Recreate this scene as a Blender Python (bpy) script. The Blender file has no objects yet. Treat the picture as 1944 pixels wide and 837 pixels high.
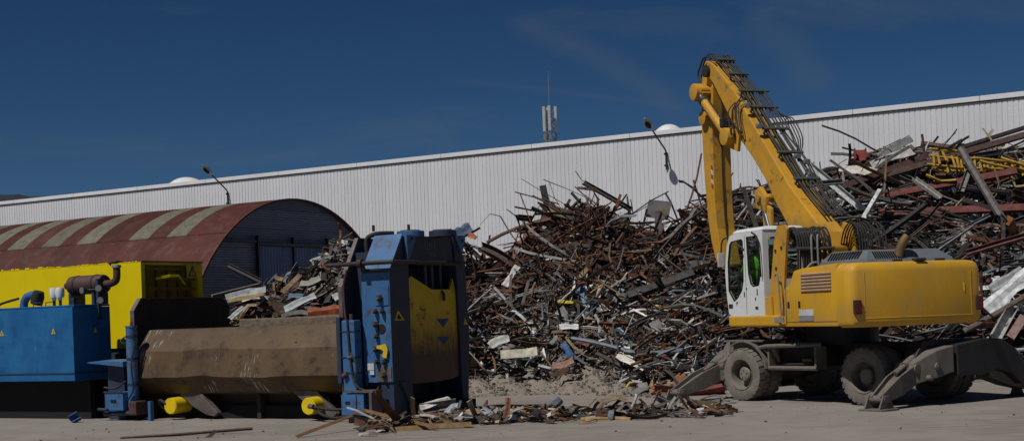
import bpy, bmesh, math, random
import numpy as np
from mathutils import Vector, Matrix, geometry

scene = bpy.context.scene
R = math.radians
COL = scene.collection

# ------------------------------------------------------------------ camera
cam_data = bpy.data.cameras.new('camera')
cam_data.sensor_width = 36.0
cam_data.lens = 50.0
cam_data.shift_y = 0.0923
cam_data.clip_start = 0.1
cam_data.clip_end = 20000
cam = bpy.data.objects.new('camera', cam_data)
COL.objects.link(cam)
cam.location = (0, 0, 1.96)
cam.rotation_euler = (Matrix.Rotation(R(90), 3, 'X') @ Matrix.Rotation(-0.037, 3, 'Z')).to_euler()
scene.camera = cam

# ------------------------------------------------------------------ sky and sun
SUN_EL = R(57)
sun_h = Vector((-0.75, -0.66, 0)).normalized()
sun_v = Vector((sun_h.x * math.cos(SUN_EL), sun_h.y * math.cos(SUN_EL), math.sin(SUN_EL)))
sun_data = bpy.data.lights.new('sun', 'SUN')
sun_data.energy = 3.75
sun_data.angle = R(0.53)
sun_data.color = (1.0, 0.965, 0.915)
sun = bpy.data.objects.new('sun', sun_data)
sun.rotation_euler = sun_v.to_track_quat('Z', 'Y').to_euler()
sun.location = (-40, -30, 60)
COL.objects.link(sun)

world = bpy.data.worlds.new('World')
scene.world = world
world.use_nodes = True
wn = world.node_tree
wn.nodes.clear()
w_out = wn.nodes.new('ShaderNodeOutputWorld')
w_bg = wn.nodes.new('ShaderNodeBackground')
w_sky = wn.nodes.new('ShaderNodeTexSky')
w_sky.sky_type = 'NISHITA'
w_sky.sun_disc = False
w_sky.sun_elevation = SUN_EL
w_sky.sun_rotation = math.atan2(sun_h.x, sun_h.y)
w_sky.altitude = 3000
w_sky.air_density = 0.75
w_sky.dust_density = 0.0
w_sky.ozone_density = 4.0
w_bg.inputs['Strength'].default_value = 0.05
# thin high cloud wisps, laid on the sky dome by direction
w_tc = wn.nodes.new('ShaderNodeTexCoord')
w_map = wn.nodes.new('ShaderNodeMapping')
w_map.inputs['Rotation'].default_value = (0.15, 0.35, 0.5)
w_map.inputs['Scale'].default_value = (2.2, 3.0, 9.0)
w_no = wn.nodes.new('ShaderNodeTexNoise')
w_no.inputs['Scale'].default_value = 1.6
w_no.inputs['Detail'].default_value = 7
w_no.inputs['Roughness'].default_value = 0.62
w_no.inputs['Distortion'].default_value = 0.7
w_cr = wn.nodes.new('ShaderNodeValToRGB')
w_cr.color_ramp.elements[0].position = 0.52
w_cr.color_ramp.elements[0].color = (0, 0, 0, 1)
w_cr.color_ramp.elements[1].position = 0.86
w_cr.color_ramp.elements[1].color = (0.34, 0.34, 0.34, 1)
w_mix = wn.nodes.new('ShaderNodeMix')
w_mix.data_type = 'RGBA'
w_mix.inputs['B'].default_value = (2.6, 2.9, 3.3, 1)
wn.links.new(w_tc.outputs['Generated'], w_map.inputs['Vector'])
wn.links.new(w_map.outputs['Vector'], w_no.inputs['Vector'])
wn.links.new(w_no.outputs['Fac'], w_cr.inputs['Fac'])
wn.links.new(w_cr.outputs['Color'], w_mix.inputs['Factor'])
w_hs = wn.nodes.new('ShaderNodeHueSaturation')      # the deep, polarised blue of the day
w_hs.inputs['Saturation'].default_value = 1.21
w_hs.inputs['Value'].default_value = 0.65
wn.links.new(w_sky.outputs['Color'], w_hs.inputs['Color'])
wn.links.new(w_hs.outputs['Color'], w_mix.inputs['A'])
sky_col = w_mix.outputs['Result']
def trail(d1, d2, width, amount, col):
    """An old condensation trail: a soft band of ice cloud along a great circle between two directions."""
    global sky_col
    d1, d2 = Vector(d1).normalized(), Vector(d2).normalized()
    nrm = d1.cross(d2).normalized(); mid = (d1 + d2).normalized(); half = math.cos(d1.angle(d2)*.5)
    def node(kind, op=None, **kw):
        n = wn.nodes.new(kind)
        if op: n.operation = op
        return n
    nz = wn.nodes.new('ShaderNodeTexNoise'); nz.inputs['Scale'].default_value = 14; nz.inputs['Detail'].default_value = 6
    wn.links.new(w_tc.outputs['Generated'], nz.inputs['Vector'])
    a = node('ShaderNodeVectorMath', 'DOT_PRODUCT'); a.inputs[1].default_value = nrm
    wn.links.new(w_tc.outputs['Generated'], a.inputs[0])
    wob = node('ShaderNodeMath', 'MULTIPLY_ADD'); wob.inputs[1].default_value = width*1.6; wob.inputs[2].default_value = -width*.8
    wn.links.new(nz.outputs['Fac'], wob.inputs[0])
    sm = node('ShaderNodeMath', 'ADD'); wn.links.new(a.outputs['Value'], sm.inputs[0]); wn.links.new(wob.outputs[0], sm.inputs[1])
    ab = node('ShaderNodeMath', 'ABSOLUTE'); wn.links.new(sm.outputs[0], ab.inputs[0])
    r1 = wn.nodes.new('ShaderNodeMapRange'); r1.interpolation_type = 'SMOOTHSTEP'
    r1.inputs['From Min'].default_value = width; r1.inputs['From Max'].default_value = 0
    wn.links.new(ab.outputs[0], r1.inputs['Value'])
    b = node('ShaderNodeVectorMath', 'DOT_PRODUCT'); b.inputs[1].default_value = mid
    wn.links.new(w_tc.outputs['Generated'], b.inputs[0])
    r2 = wn.nodes.new('ShaderNodeMapRange'); r2.interpolation_type = 'SMOOTHSTEP'
    r2.inputs['From Min'].default_value = half; r2.inputs['From Max'].default_value = half + (1 - half)*.6
    wn.links.new(b.outputs['Value'], r2.inputs['Value'])
    m1 = node('ShaderNodeMath', 'MULTIPLY'); wn.links.new(r1.outputs[0], m1.inputs[0]); wn.links.new(r2.outputs[0], m1.inputs[1])
    m2 = node('ShaderNodeMath', 'MULTIPLY'); m2.inputs[1].default_value = amount; wn.links.new(m1.outputs[0], m2.inputs[0])
    x = wn.nodes.new('ShaderNodeMix'); x.data_type = 'RGBA'; x.inputs['B'].default_value = (*col, 1)
    wn.links.new(m2.outputs[0], x.inputs['Factor']); wn.links.new(sky_col, x.inputs['A'])
    sky_col = x.outputs['Result']
trail((.0, 1, .212), (.135, 1, .138), .014, .15, (2.2, 2.5, 2.9))
trail((-.05, 1, .168), (.14, 1, .140), .004, .09, (2.2, 2.5, 2.9))
trail((.17, 1, .21), (.235, 1, .15), .022, .14, (2.2, 2.5, 2.9))
wn.links.new(sky_col, w_bg.inputs['Color'])
wn.links.new(w_bg.outputs['Background'], w_out.inputs['Surface'])

scene.view_settings.view_transform = 'Standard'
scene.view_settings.look = 'None'
scene.view_settings.gamma = 1.0
scene.view_settings.use_curve_mapping = False
scene.view_settings.exposure = -0.1

# ------------------------------------------------------------------ frames of the place
class Frame:
    """A local plan frame: origin on the ground and a heading."""
    def __init__(s, ox, oy, deg):
        s.o = (ox, oy); s.deg = deg
        a = R(deg); s.e1 = (math.cos(a), math.sin(a)); s.e2 = (-math.sin(a), math.cos(a))
    def w(s, a, b, z=0.0):
        return Vector((s.o[0] + a * s.e1[0] + b * s.e2[0], s.o[1] + a * s.e1[1] + b * s.e2[1], z))
PRESS = Frame(-2.86, 27.6, -30.8)
UPPER = Frame(6.65, 29.05, 110.0)
UNDER = Frame(6.75, 29.10, 125.3)
SHED = Frame(-7.06, 46.0, -30.8)
HALL = Frame(23.8, 65.0, -30.8)

# ------------------------------------------------------------------ materials
def nd(t, kind, **kw):
    n = t.nodes.new(kind)
    for k, v in kw.items():
        n.inputs[k].default_value = v
    return n

MATS = {}
def mat(name, c1, c2=None, scale=2.0, rough=0.6, metal=0.0, rust=0.0, rustcol=(0.10, 0.042, 0.022), dirt=0.0,
        dirtcol=(0.17, 0.145, 0.12), bump=0.0, bscale=40.0, streak=1.0, attr=False, spec=0.4, stretch=None, coord='Object', vary=0.0):
    """Procedural paint / metal / dust material: two-tone base, rust patches, dust film, fine relief."""
    m = bpy.data.materials.new(name); MATS[name] = m
    m.use_nodes = True
    t = m.node_tree; t.nodes.clear()
    out = t.nodes.new('ShaderNodeOutputMaterial')
    bs = nd(t, 'ShaderNodeBsdfPrincipled', Roughness=rough, Metallic=metal)
    bs.inputs['Specular IOR Level'].default_value = spec
    t.links.new(bs.outputs['BSDF'], out.inputs['Surface'])
    tc = t.nodes.new('ShaderNodeTexCoord')
    vec = tc.outputs[coord]
    if stretch:
        mp = nd(t, 'ShaderNodeMapping', Scale=stretch)
        t.links.new(vec, mp.inputs['Vector']); vec = mp.outputs['Vector']
    def noise(sc, det=5, ro=0.6, v=None):
        n = nd(t, 'ShaderNodeTexNoise', Scale=sc, Detail=det, Roughness=ro)
        t.links.new(v or vec, n.inputs['Vector'])
        return n.outputs['Fac']
    def ramp(src, p0, p1):
        r = t.nodes.new('ShaderNodeMapRange')
        r.inputs['From Min'].default_value = p0; r.inputs['From Max'].default_value = p1
        t.links.new(src, r.inputs['Value'])
        return r.outputs['Result']
    def mixc(fac, A, B):
        x = t.nodes.new('ShaderNodeMix'); x.data_type = 'RGBA'
        if isinstance(fac, float): x.inputs['Factor'].default_value = fac
        else: t.links.new(fac, x.inputs['Factor'])
        for s, v in (('A', A), ('B', B)):
            if isinstance(v, tuple): x.inputs[s].default_value = (*v, 1)
            else: t.links.new(v, x.inputs[s])
        return x.outputs['Result']
    if attr:
        at = t.nodes.new('ShaderNodeAttribute'); at.attribute_name = 'Col'
        base = at.outputs['Color']
        dark = t.nodes.new('ShaderNodeMix'); dark.data_type = 'RGBA'; dark.blend_type = 'MULTIPLY'
        dark.inputs['Factor'].default_value = 1.0
        t.links.new(base, dark.inputs['A'])
        vr = nd(t, 'ShaderNodeMapRange'); vr.inputs['From Min'].default_value = .3; vr.inputs['From Max'].default_value = .7
        vr.inputs['To Min'].default_value = .55; vr.inputs['To Max'].default_value = 1.3
        t.links.new(noise(scale), vr.inputs['Value'])
        t.links.new(vr.outputs['Result'], dark.inputs['B'])
        base = dark.outputs['Result']
        mm = t.nodes.new('ShaderNodeMath'); mm.operation = 'MULTIPLY'; mm.inputs[1].default_value = .75
        t.links.new(at.outputs['Alpha'], mm.inputs[0]); t.links.new(mm.outputs[0], bs.inputs['Metallic'])
        rr = t.nodes.new('ShaderNodeMapRange')
        rr.inputs['To Min'].default_value = .8; rr.inputs['To Max'].default_value = .38
        t.links.new(at.outputs['Alpha'], rr.inputs['Value']); t.links.new(rr.outputs['Result'], bs.inputs['Roughness'])
    else:
        c2 = c2 or tuple(v * 0.78 for v in c1)
        base = mixc(ramp(noise(scale), .32, .68), c1, c2)
    if rust > 0:
        k = .78 - .42 * rust
        f = ramp(noise(scale * 1.7 + .37, 8, .72), k, k + .09)
        base = mixc(f, base, rustcol)
    if streak > 1:
        sv = nd(t, 'ShaderNodeMapping', Scale=(7, 7, .45))
        t.links.new(tc.outputs[coord], sv.inputs['Vector'])
        f = ramp(noise(2.3, 4, .6, sv.outputs['Vector']), .5, .85)
        g = t.nodes.new('ShaderNodeMath'); g.operation = 'MULTIPLY'; g.inputs[1].default_value = streak - 1
        t.links.new(f, g.inputs[0])
        base = mixc(g.outputs[0], base, tuple(v * .5 + w * .25 for v, w in zip(c1, rustcol)))
    if dirt > 0:
        f = ramp(noise(scale * .8 + 1.1, 6, .66), .75 - .6 * dirt, 1.05 - .5 * dirt)
        base = mixc(f, base, dirtcol)
    if vary > 0:
        oi = t.nodes.new('ShaderNodeObjectInfo'); vr2 = t.nodes.new('ShaderNodeMapRange')
        vr2.inputs['To Min'].default_value = 1 - vary; vr2.inputs['To Max'].default_value = 1 + vary
        t.links.new(oi.outputs['Random'], vr2.inputs['Value'])
        mv = t.nodes.new('ShaderNodeMix'); mv.data_type = 'RGBA'; mv.blend_type = 'MULTIPLY'; mv.inputs['Factor'].default_value = 1
        t.links.new(base, mv.inputs['A']); t.links.new(vr2.outputs[0], mv.inputs['B']); base = mv.outputs['Result']
    t.links.new(base, bs.inputs['Base Color'])
    if bump > 0:
        b = nd(t, 'ShaderNodeBump', Strength=bump, Distance=0.02)
        t.links.new(noise(bscale, 6, .65), b.inputs['Height'])
        t.links.new(b.outputs['Normal'], bs.inputs['Normal'])
    return m

def glass_mat(name, tint=(0.55, 0.66, 0.62)):
    m = bpy.data.materials.new(name); m.use_nodes = True
    t = m.node_tree; t.nodes.clear()
    out = t.nodes.new('ShaderNodeOutputMaterial')
    tr = nd(t, 'ShaderNodeBsdfTransparent', Color=(*tint, 1))
    gl = nd(t, 'ShaderNodeBsdfGlossy', Color=(1, 1, 1, 1), Roughness=.03)
    lw = nd(t, 'ShaderNodeLayerWeight', Blend=.5)
    pw = t.nodes.new('ShaderNodeMath'); pw.operation = 'POWER'; pw.inputs[1].default_value = 4
    fr = t.nodes.new('ShaderNodeMath'); fr.operation = 'MULTIPLY_ADD'; fr.inputs[1].default_value = .8; fr.inputs[2].default_value = .045
    t.links.new(lw.outputs['Facing'], pw.inputs[0]); t.links.new(pw.outputs[0], fr.inputs[0])
    mx = t.nodes.new('ShaderNodeMixShader')
    t.links.new(fr.outputs[0], mx.inputs[0]); t.links.new(tr.outputs[0], mx.inputs[1]); t.links.new(gl.outputs[0], mx.inputs[2])
    t.links.new(mx.outputs[0], out.inputs['Surface'])
    return m

YEL = mat('excavator_yellow', (0.64, 0.35, 0.02), (0.55, 0.29, 0.019), 1.3, .45, 0, rust=.36, rustcol=(.28, .155, .045), dirt=.48, dirtcol=(.45, .28, .085), bump=.05, bscale=60, streak=1.25)
YELW = mat('worn_boom_yellow', (0.60, 0.31, 0.02), (0.46, 0.235, 0.025), 1.6, .52, 0, rust=.52, rustcol=(.17, .10, .04), dirt=.48, dirtcol=(.36, .22, .07), bump=.08, streak=1.35)
WHT = mat('cab_white', (0.70, 0.71, 0.70), (0.60, 0.61, 0.60), 1.2, .4, 0, dirt=.14)
GRY = mat('hood_grey', (0.145, 0.165, 0.18), (0.115, 0.13, 0.145), 1.5, .42, 0, dirt=.2)
DUST = mat('dusty_steel', (0.155, 0.136, 0.113), (0.10, 0.088, 0.075), 3.0, .9, 0, rust=.12, bump=.35, bscale=30)
DARKST = mat('dark_greasy_shaded_steel', (0.022, 0.022, 0.024), (0.04, 0.036, 0.033), 3, .6, .2, dirt=.12, bump=.2)  # greasy parts, and the rear stabiliser's shade as a dark tone
TYRE = mat('dusty_tyre_rubber', (0.21, 0.185, 0.155), (0.12, 0.108, 0.095), 4.0, .95, 0, bump=.4, bscale=45)
RIMM = mat('dusty_rim', (0.22, 0.19, 0.155), (0.14, 0.12, 0.10), 4, .85, 0, rust=.15)
HOSE = mat('hose_rubber', (0.024, 0.024, 0.025), (0.04, 0.038, 0.036), 4, .62, 0, dirt=.06, spec=.25)
CHROME = mat('cylinder_rod', (0.45, 0.45, 0.45), None, 2, .25, .9)
STEELG = mat('galvanised_bar', (0.10, 0.115, 0.11), (0.07, 0.08, 0.078), 3, .55, .4, rust=.1)
GRILLE = mat('vent_louvre_beige', (0.44, 0.30, 0.20), None, 3, .6)
BLACK = mat('black_void', (0.006, 0.006, 0.006), None, 2, .8)
REDL = mat('rear_lamp_red', (0.13, 0.012, 0.01), None, 8, .25)
WHITEP = mat('white_sticker', (0.55, 0.55, 0.55), (0.42, 0.42, 0.42), 5, .6)
GREYP = mat('grey_sticker', (0.23, 0.23, 0.24), None, 5, .6)
REDP = mat('red_marking', (0.38, 0.05, 0.035), None, 5, .6)
GLASS = glass_mat('cab_glass', (.80, .87, .83))
HIVIS = mat('hi_vis_green', (0.22, 0.72, 0.02), (0.17, 0.6, 0.015), 6, .7)
HIVISBAND = mat('vest_band', (0.10, 0.25, 0.06), None, 6, .5)
SKIN = mat('skin', (0.42, 0.24, 0.17), None, 6, .6)
HAIR = mat('hair', (0.03, 0.02, 0.015), None, 6, .8)
CLOTH = mat('dark_trousers', (0.03, 0.035, 0.05), None, 6, .9)

BLUE = mat('press_blue', (0.044, 0.145, 0.33), (0.03, 0.1, 0.235), 2.2, .5, 0, rust=.56, rustcol=(.075, .05, .042), dirt=.36, dirtcol=(.12, .17, .235), bump=.15, streak=1.6)
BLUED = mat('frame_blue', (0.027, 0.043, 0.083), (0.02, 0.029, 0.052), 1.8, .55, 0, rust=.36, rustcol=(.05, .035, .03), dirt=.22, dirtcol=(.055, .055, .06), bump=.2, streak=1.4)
BLUEB = mat('cabinet_blue', (0.013, 0.125, 0.32), (0.006, 0.075, 0.225), 1.1, .42, 0, rust=.55, rustcol=(.006, .07, .19), dirt=.48, dirtcol=(.022, .16, .31), streak=1.4)
YELB = mat('container_yellow', (0.74, 0.58, 0.0), (0.66, 0.50, 0.0), .7, .55, 0, rust=.05, dirt=.0, spec=.2, streak=1.15)
YELG = mat('gate_yellow', (0.58, 0.40, 0.012), (0.48, 0.32, 0.012), 2.2, .5, 0, rust=.5, rustcol=(.09, .055, .03), dirt=.2, bump=.1)
RUSTB = mat('worn_brown_steel', (0.105, 0.066, 0.031), (0.068, 0.043, 0.023), 1.3, .55, 0, rust=.58, rustcol=(.042, .025, .014), dirt=.34, dirtcol=(.135, .098, .06), bump=.22, bscale=12, streak=1.8, spec=.3)
RUSTD = mat('dark_rusty_steel', (0.052, 0.036, 0.027), (0.028, 0.021, 0.018), 2.2, .75, .2, rust=.3, bump=.25)
RUSTM = mat('muffler_rust', (0.10, 0.05, 0.042), (0.06, 0.034, 0.03), 5, .7, .2, bump=.2)
CONC = mat('ledge_rubble', (0.20, 0.155, 0.11), (0.10, 0.075, 0.055), 9, .9, 0, bump=.5, bscale=25)
YELC = mat('cylinder_yellow', (0.75, 0.55, 0.006), (0.6, 0.42, 0.006), 3, .5, 0, rust=.12)
PORC = mat('white_porcelain', (0.72, 0.72, 0.70), None, 6, .35)
WARN = mat('warning_yellow', (0.62, 0.45, 0.03), None, 9, .6)
WORN = mat('worn_grey_plate', (0.16, 0.14, 0.135), (0.09, 0.07, 0.06), 6, .6, .3, rust=.4)

WALLW = mat('wall_white_cladding', (0.63, 0.64, 0.665), (0.585, 0.595, 0.62), .35, .5, 0, dirt=.34, dirtcol=(.55, .55, .555), streak=1.2, vary=.035)
TRIM = mat('parapet_trim', (0.72, 0.72, 0.73), (0.62, 0.62, 0.63), .4, .5)
ROOFG = mat('roof_membrane', (0.35, 0.35, 0.35), None, .3, .8)
DOME = mat('skylight_dome', (0.78, 0.78, 0.78), None, 2, .3)
REDR = mat('shed_red_sheet', (0.118, 0.032, 0.024), (0.085, 0.026, 0.021), 1.0, .7, .1, rust=.56, rustcol=(.06, .03, .023), dirt=.4, dirtcol=(.185, .10, .078), bump=.1, streak=1.5, vary=.16)
LITE = mat('shed_translucent_sheet', (0.21, 0.195, 0.15), (0.125, 0.115, 0.085), 3.5, .8, 0, rust=.35, rustcol=(.09, .085, .06), bump=.5, vary=.15)
GABLE = mat('gable_blue_sheet', (0.27, 0.31, 0.38), (0.20, 0.235, 0.295), 1.2, .7, 0, rust=.14, dirt=.14, bump=.05, vary=.12)
GABLED = mat('door_blue_sheet', (0.17, 0.235, 0.37), (0.13, 0.185, 0.30), 1.2, .7, 0, rust=.1, bump=.05)
LAMPG = mat('lamp_grey', (0.30, 0.31, 0.31), None, 3, .45, .5)
LAMPD = mat('lamp_pole', (0.05, 0.052, 0.055), None, 3, .5, .5)
HILL = mat('hazy_hill_forest', (0.014, 0.021, 0.034), (0.019, 0.023, 0.032), .004, 1.0)  # dark forest tone, slight distance haze put into its blue
SCRAP = mat('scrap_metal', (0, 0, 0), None, 7.0, attr=True, rust=.27, rustcol=(.085, .035, .018), bump=.3, bscale=30)
CORE = mat('heap_core', (0.035, 0.024, 0.018), (0.06, 0.04, 0.028), 3, .95, 0, bump=.8, bscale=8)
DIRT = mat('dirt_mound', (0.24, 0.205, 0.17), (0.17, 0.145, 0.118), 2.5, 1.0, 0, bump=.8, bscale=14, dirt=.2, dirtcol=(.12, .1, .085))
GRND = mat('dusty_concrete', (0.25, 0.222, 0.195), (0.215, 0.19, 0.167), .35, .95, 0, bump=.3, bscale=9, dirt=.5, dirtcol=(.175, .152, .13))

def scratched(m, rot, sc, col, thr, mask_sc):
    """Adds bright bare-metal scratches running one way to a material."""
    t = m.node_tree
    b_ = [n for n in t.nodes if n.type == 'BSDF_PRINCIPLED'][0]
    src_ = b_.inputs['Base Color'].links[0].from_socket
    tc_ = [n for n in t.nodes if n.type == 'TEX_COORD'][0]
    mp_ = nd(t, 'ShaderNodeMapping', Rotation=rot, Scale=sc); t.links.new(tc_.outputs['Object'], mp_.inputs[0])
    n1 = nd(t, 'ShaderNodeTexNoise', Scale=1.0, Detail=4, Roughness=.7); t.links.new(mp_.outputs[0], n1.inputs['Vector'])
    n2 = nd(t, 'ShaderNodeTexNoise', Scale=mask_sc, Detail=3); t.links.new(tc_.outputs['Object'], n2.inputs['Vector'])
    mu = t.nodes.new('ShaderNodeMath'); mu.operation = 'MULTIPLY'; t.links.new(n1.outputs['Fac'], mu.inputs[0]); t.links.new(n2.outputs['Fac'], mu.inputs[1])
    rg_ = t.nodes.new('ShaderNodeMapRange'); rg_.inputs['From Min'].default_value = thr; rg_.inputs['From Max'].default_value = thr + .06
    t.links.new(mu.outputs[0], rg_.inputs['Value'])
    x_ = t.nodes.new('ShaderNodeMix'); x_.data_type = 'RGBA'; x_.inputs['B'].default_value = (*col, 1)
    t.links.new(rg_.outputs[0], x_.inputs['Factor']); t.links.new(src_, x_.inputs['A']); t.links.new(x_.outputs['Result'], b_.inputs['Base Color'])
scratched(RUSTB, (0, .5, 0), (34, 3, 3), (.36, .33, .29), .355, .9)
scratched(GRND, (0, 0, -.5), (.5, 6, 1), (.165, .145, .125), .265, .15)
scratched(YELW, (0, .9, 0), (26, 26, 3), (.16, .11, .06), .38, 1.1)
scratched(YEL, (0, .1, 0), (8, 20, 3), (.36, .2, .03), .40, 1.0)
scratched(BLUE, (0, .2, 0), (40, 40, 4), (.34, .38, .42), .385, 1.3)
scratched(BLUEB, (0, .3, 0), (9, 6, 2), (.028, .18, .34), .33, .8)
YELSHADE = mat('shaded_slat_yellow', (0.20, 0.15, 0.008), (0.12, 0.09, 0.008), 3, .6, 0, rust=.3)  # container yellow darkened: the shade on its open end is in the colour
LATT = mat('lattice_yellow', (0.42, 0.25, 0.02), (0.28, 0.16, 0.02), 4, .6, 0, rust=.4)

# ------------------------------------------------------------------ mesh helpers
class MB:
    """Collects simple shapes; build() links them as one mesh object."""
    def __init__(s): s.v = []; s.f = []
    def add(s, v, f):
        o = len(s.v); s.v += [tuple(p) for p in v]; s.f += [tuple(i + o for i in q) for q in f]; return s
    def box(s, x0, x1, y0, y1, z0, z1):
        return s.add([(x0,y0,z0),(x1,y0,z0),(x1,y1,z0),(x0,y1,z0),(x0,y0,z1),(x1,y0,z1),(x1,y1,z1),(x0,y1,z1)],
                     [(0,3,2,1),(4,5,6,7),(0,1,5,4),(1,2,6,5),(2,3,7,6),(3,0,4,7)])
    def prism(s, prof, lo, hi, axis='y'):
        """Closed profile extruded along an axis. x: prof=(y,z), y: prof=(x,z), z: prof=(x,y)."""
        n = len(prof)
        def p(q, t):
            return {'x': (t, q[0], q[1]), 'y': (q[0], t, q[1]), 'z': (q[0], q[1], t)}[axis]
        v = [p(q, lo) for q in prof] + [p(q, hi) for q in prof]
        f = [tuple(range(n))[::-1], tuple(range(n, 2*n))] + [(i, (i+1) % n, n + (i+1) % n, n + i) for i in range(n)]
        return s.add(v, f)
    def loft(s, rings, cap=True):
        n = len(rings[0]); v = [p for r in rings for p in r]; f = []
        for k in range(len(rings) - 1):
            f += [(k*n+i, k*n+(i+1) % n, (k+1)*n+(i+1) % n, (k+1)*n+i) for i in range(n)]
        if cap: f += [tuple(range(n))[::-1], tuple(range((len(rings)-1)*n, len(rings)*n))]
        return s.add(v, f)
    def cyl(s, p0, p1, r, r1=None, n=14):
        p0, p1 = Vector(p0), Vector(p1); d = (p1 - p0).normalized(); r1 = r if r1 is None else r1
        q = d.to_track_quat('Z', 'Y'); a, b = q @ Vector((1,0,0)), q @ Vector((0,1,0))
        R0 = [p0 + (a*math.cos(2*math.pi*i/n) + b*math.sin(2*math.pi*i/n))*r for i in range(n)]
        R1 = [p1 + (a*math.cos(2*math.pi*i/n) + b*math.sin(2*math.pi*i/n))*r1 for i in range(n)]
        return s.loft([R0, R1])
    def tube(s, pts, r, n=8, smooth=0):
        pts = [Vector(p) for p in pts]
        if smooth:
            if isinstance(r, (list, tuple)): r = [v.x for v in spline([Vector((q, 0, 0)) for q in r], smooth)]
            pts = spline(pts, smooth)
        rings = []; prev = None
        for i, p in enumerate(pts):
            d = (pts[min(i+1, len(pts)-1)] - pts[max(i-1, 0)]).normalized()
            if prev is None:
                up = Vector((0,0,1)) if abs(d.z) < .9 else Vector((1,0,0))
                a = d.cross(up).normalized()
            else:
                a = (prev - d * prev.dot(d)).normalized()
            prev = a; b = d.cross(a)
            rr = r[i] if isinstance(r, (list, tuple)) else r
            rings.append([p + (a*math.cos(2*math.pi*k/n) + b*math.sin(2*math.pi*k/n))*rr for k in range(n)])
        return s.loft(rings)
    def lathe(s, prof, c, axis='y', n=28):
        """prof: (radius, offset along axis)."""
        v = []; m = len(prof)
        for i in range(n):
            t = 2*math.pi*i/n; ct, st = math.cos(t), math.sin(t)
            for r, h in prof:
                v.append({'y': (c[0]+r*ct, c[1]+h, c[2]+r*st), 'z': (c[0]+r*ct, c[1]+r*st, c[2]+h),
                          'x': (c[0]+h, c[1]+r*ct, c[2]+r*st)}[axis])
        f = [(i*m+j, i*m+j+1, ((i+1) % n)*m+j+1, ((i+1) % n)*m+j) for i in range(n) for j in range(m-1)]
        return s.add(v, f)
    def plate(s, outer, holes, t0, t1, fn):
        """Flat plate with holes; fn(u, v, t) -> point."""
        loops = [outer] + holes
        flat = [p for l in loops for p in l]
        tri = geometry.tessellate_polygon([[Vector((p[0], p[1], 0)) for p in l] for l in loops])
        n = len(flat)
        v = [fn(p[0], p[1], t0) for p in flat] + [fn(p[0], p[1], t1) for p in flat]
        f = [tuple(q) for q in tri] + [tuple(i + n for i in q)[::-1] for q in tri]
        o = 0
        for l in loops:
            m = len(l)
            f += [(o+i, o+(i+1) % m, n+o+(i+1) % m, n+o+i) for i in range(m)]
            o += m
        return s.add(v, f)
    def build(s, name, m, parent=None, bevel=0.0, smooth=False, rotz=0.0, loc=None):
        me = bpy.data.meshes.new(name)
        me.from_pydata(s.v, [], s.f)
        bm = bmesh.new(); bm.from_mesh(me)
        bmesh.ops.recalc_face_normals(bm, faces=bm.faces)
        if bevel:
            ed = [e for e in bm.edges if len(e.link_faces) == 2 and e.calc_face_angle(0) > .5]
            bmesh.ops.bevel(bm, geom=ed, offset=bevel, segments=2, affect='EDGES', profile=.6, clamp_overlap=True)
        if smooth:
            for fc in bm.faces: fc.smooth = True
            for e in bm.edges:
                if len(e.link_faces) == 2 and e.calc_face_angle(0) > .6: e.smooth = False
        bm.to_mesh(me); bm.free()
        me.materials.append(m)
        o = bpy.data.objects.new(name, me)
        COL.objects.link(o)
        if parent: o.parent = parent
        o.rotation_euler.z = rotz
        if loc: o.location = loc
        return o

def spline(p, k=4):
    out = []
    n = len(p)
    for i in range(n - 1):
        a, b, c, d = p[max(i-1, 0)], p[i], p[i+1], p[min(i+2, n-1)]
        for j in range(k):
            t = j / k
            out.append(0.5*((2*b) + (c-a)*t + (2*a-5*b+4*c-d)*t*t + (3*b-3*c+d-a)*t**3))
    out.append(p[-1])
    return out

def tag(o, label, cat, group=None, kind=None):
    o['label'] = label; o['category'] = cat
    if group: o['group'] = group
    if kind: o['kind'] = kind
    return o
def thing(name, label, cat, loc, deg=0.0, group=None):
    o = bpy.data.objects.new(name, None)
    o.empty_display_size = .3
    COL.objects.link(o); o.location = loc; o.rotation_euler.z = R(deg)
    return tag(o, label, cat, group)
def struct(o): o['kind'] = 'structure'; return o
def link_copy(o, parent, loc=None):
    c = o.copy(); COL.objects.link(c); c.parent = parent
    if loc is not None: c.location = loc
    return c
def box(x0, x1, y0, y1, z0, z1): return MB().box(x0, x1, y0, y1, z0, z1)

# ------------------------------------------------------------------ ground and hills
g = MB()
g.add([(-6000, -800, 0), (6000, -800, 0), (6000, 9000, 0), (-6000, 9000, 0)], [(0, 1, 2, 3)])
ground = struct(g.build('ground', GRND))
ground['label'] = 'flat dusty grey concrete yard'

rng = random.Random(5)
hm = MB()
NX = 90
rows = []
for j, (yy, hs) in enumerate(((3000, 0.0), (3500, .45), (4000, 1.0), (4800, .1))):
    row = []
    for i in range(NX):
        x = -2600 + i * 2600 / (NX - 1)
        e = 391 + 5*math.sin(x*.011) + 3*math.sin(x*.031+1) + 2*math.sin(x*.09) + rng.uniform(-1.5, 1.5)
        fall = 1.0 if x < -950 else max(0.0, 1 - (x + 950) / 950.0)
        row.append((x, yy, max(-5, e * hs * fall + (rng.uniform(-14, 14) if 0 < hs < 1 else 0))))
    rows.append(row)
vv = [p for r in rows for p in r]
hm.add(vv, [(j*NX+i, j*NX+i+1, (j+1)*NX+i+1, (j+1)*NX+i) for j in range(3) for i in range(NX-1)])
hills = struct(hm.build('hills', HILL, smooth=True))
hills['label'] = 'low dark wooded ridge far behind the white hall'

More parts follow.
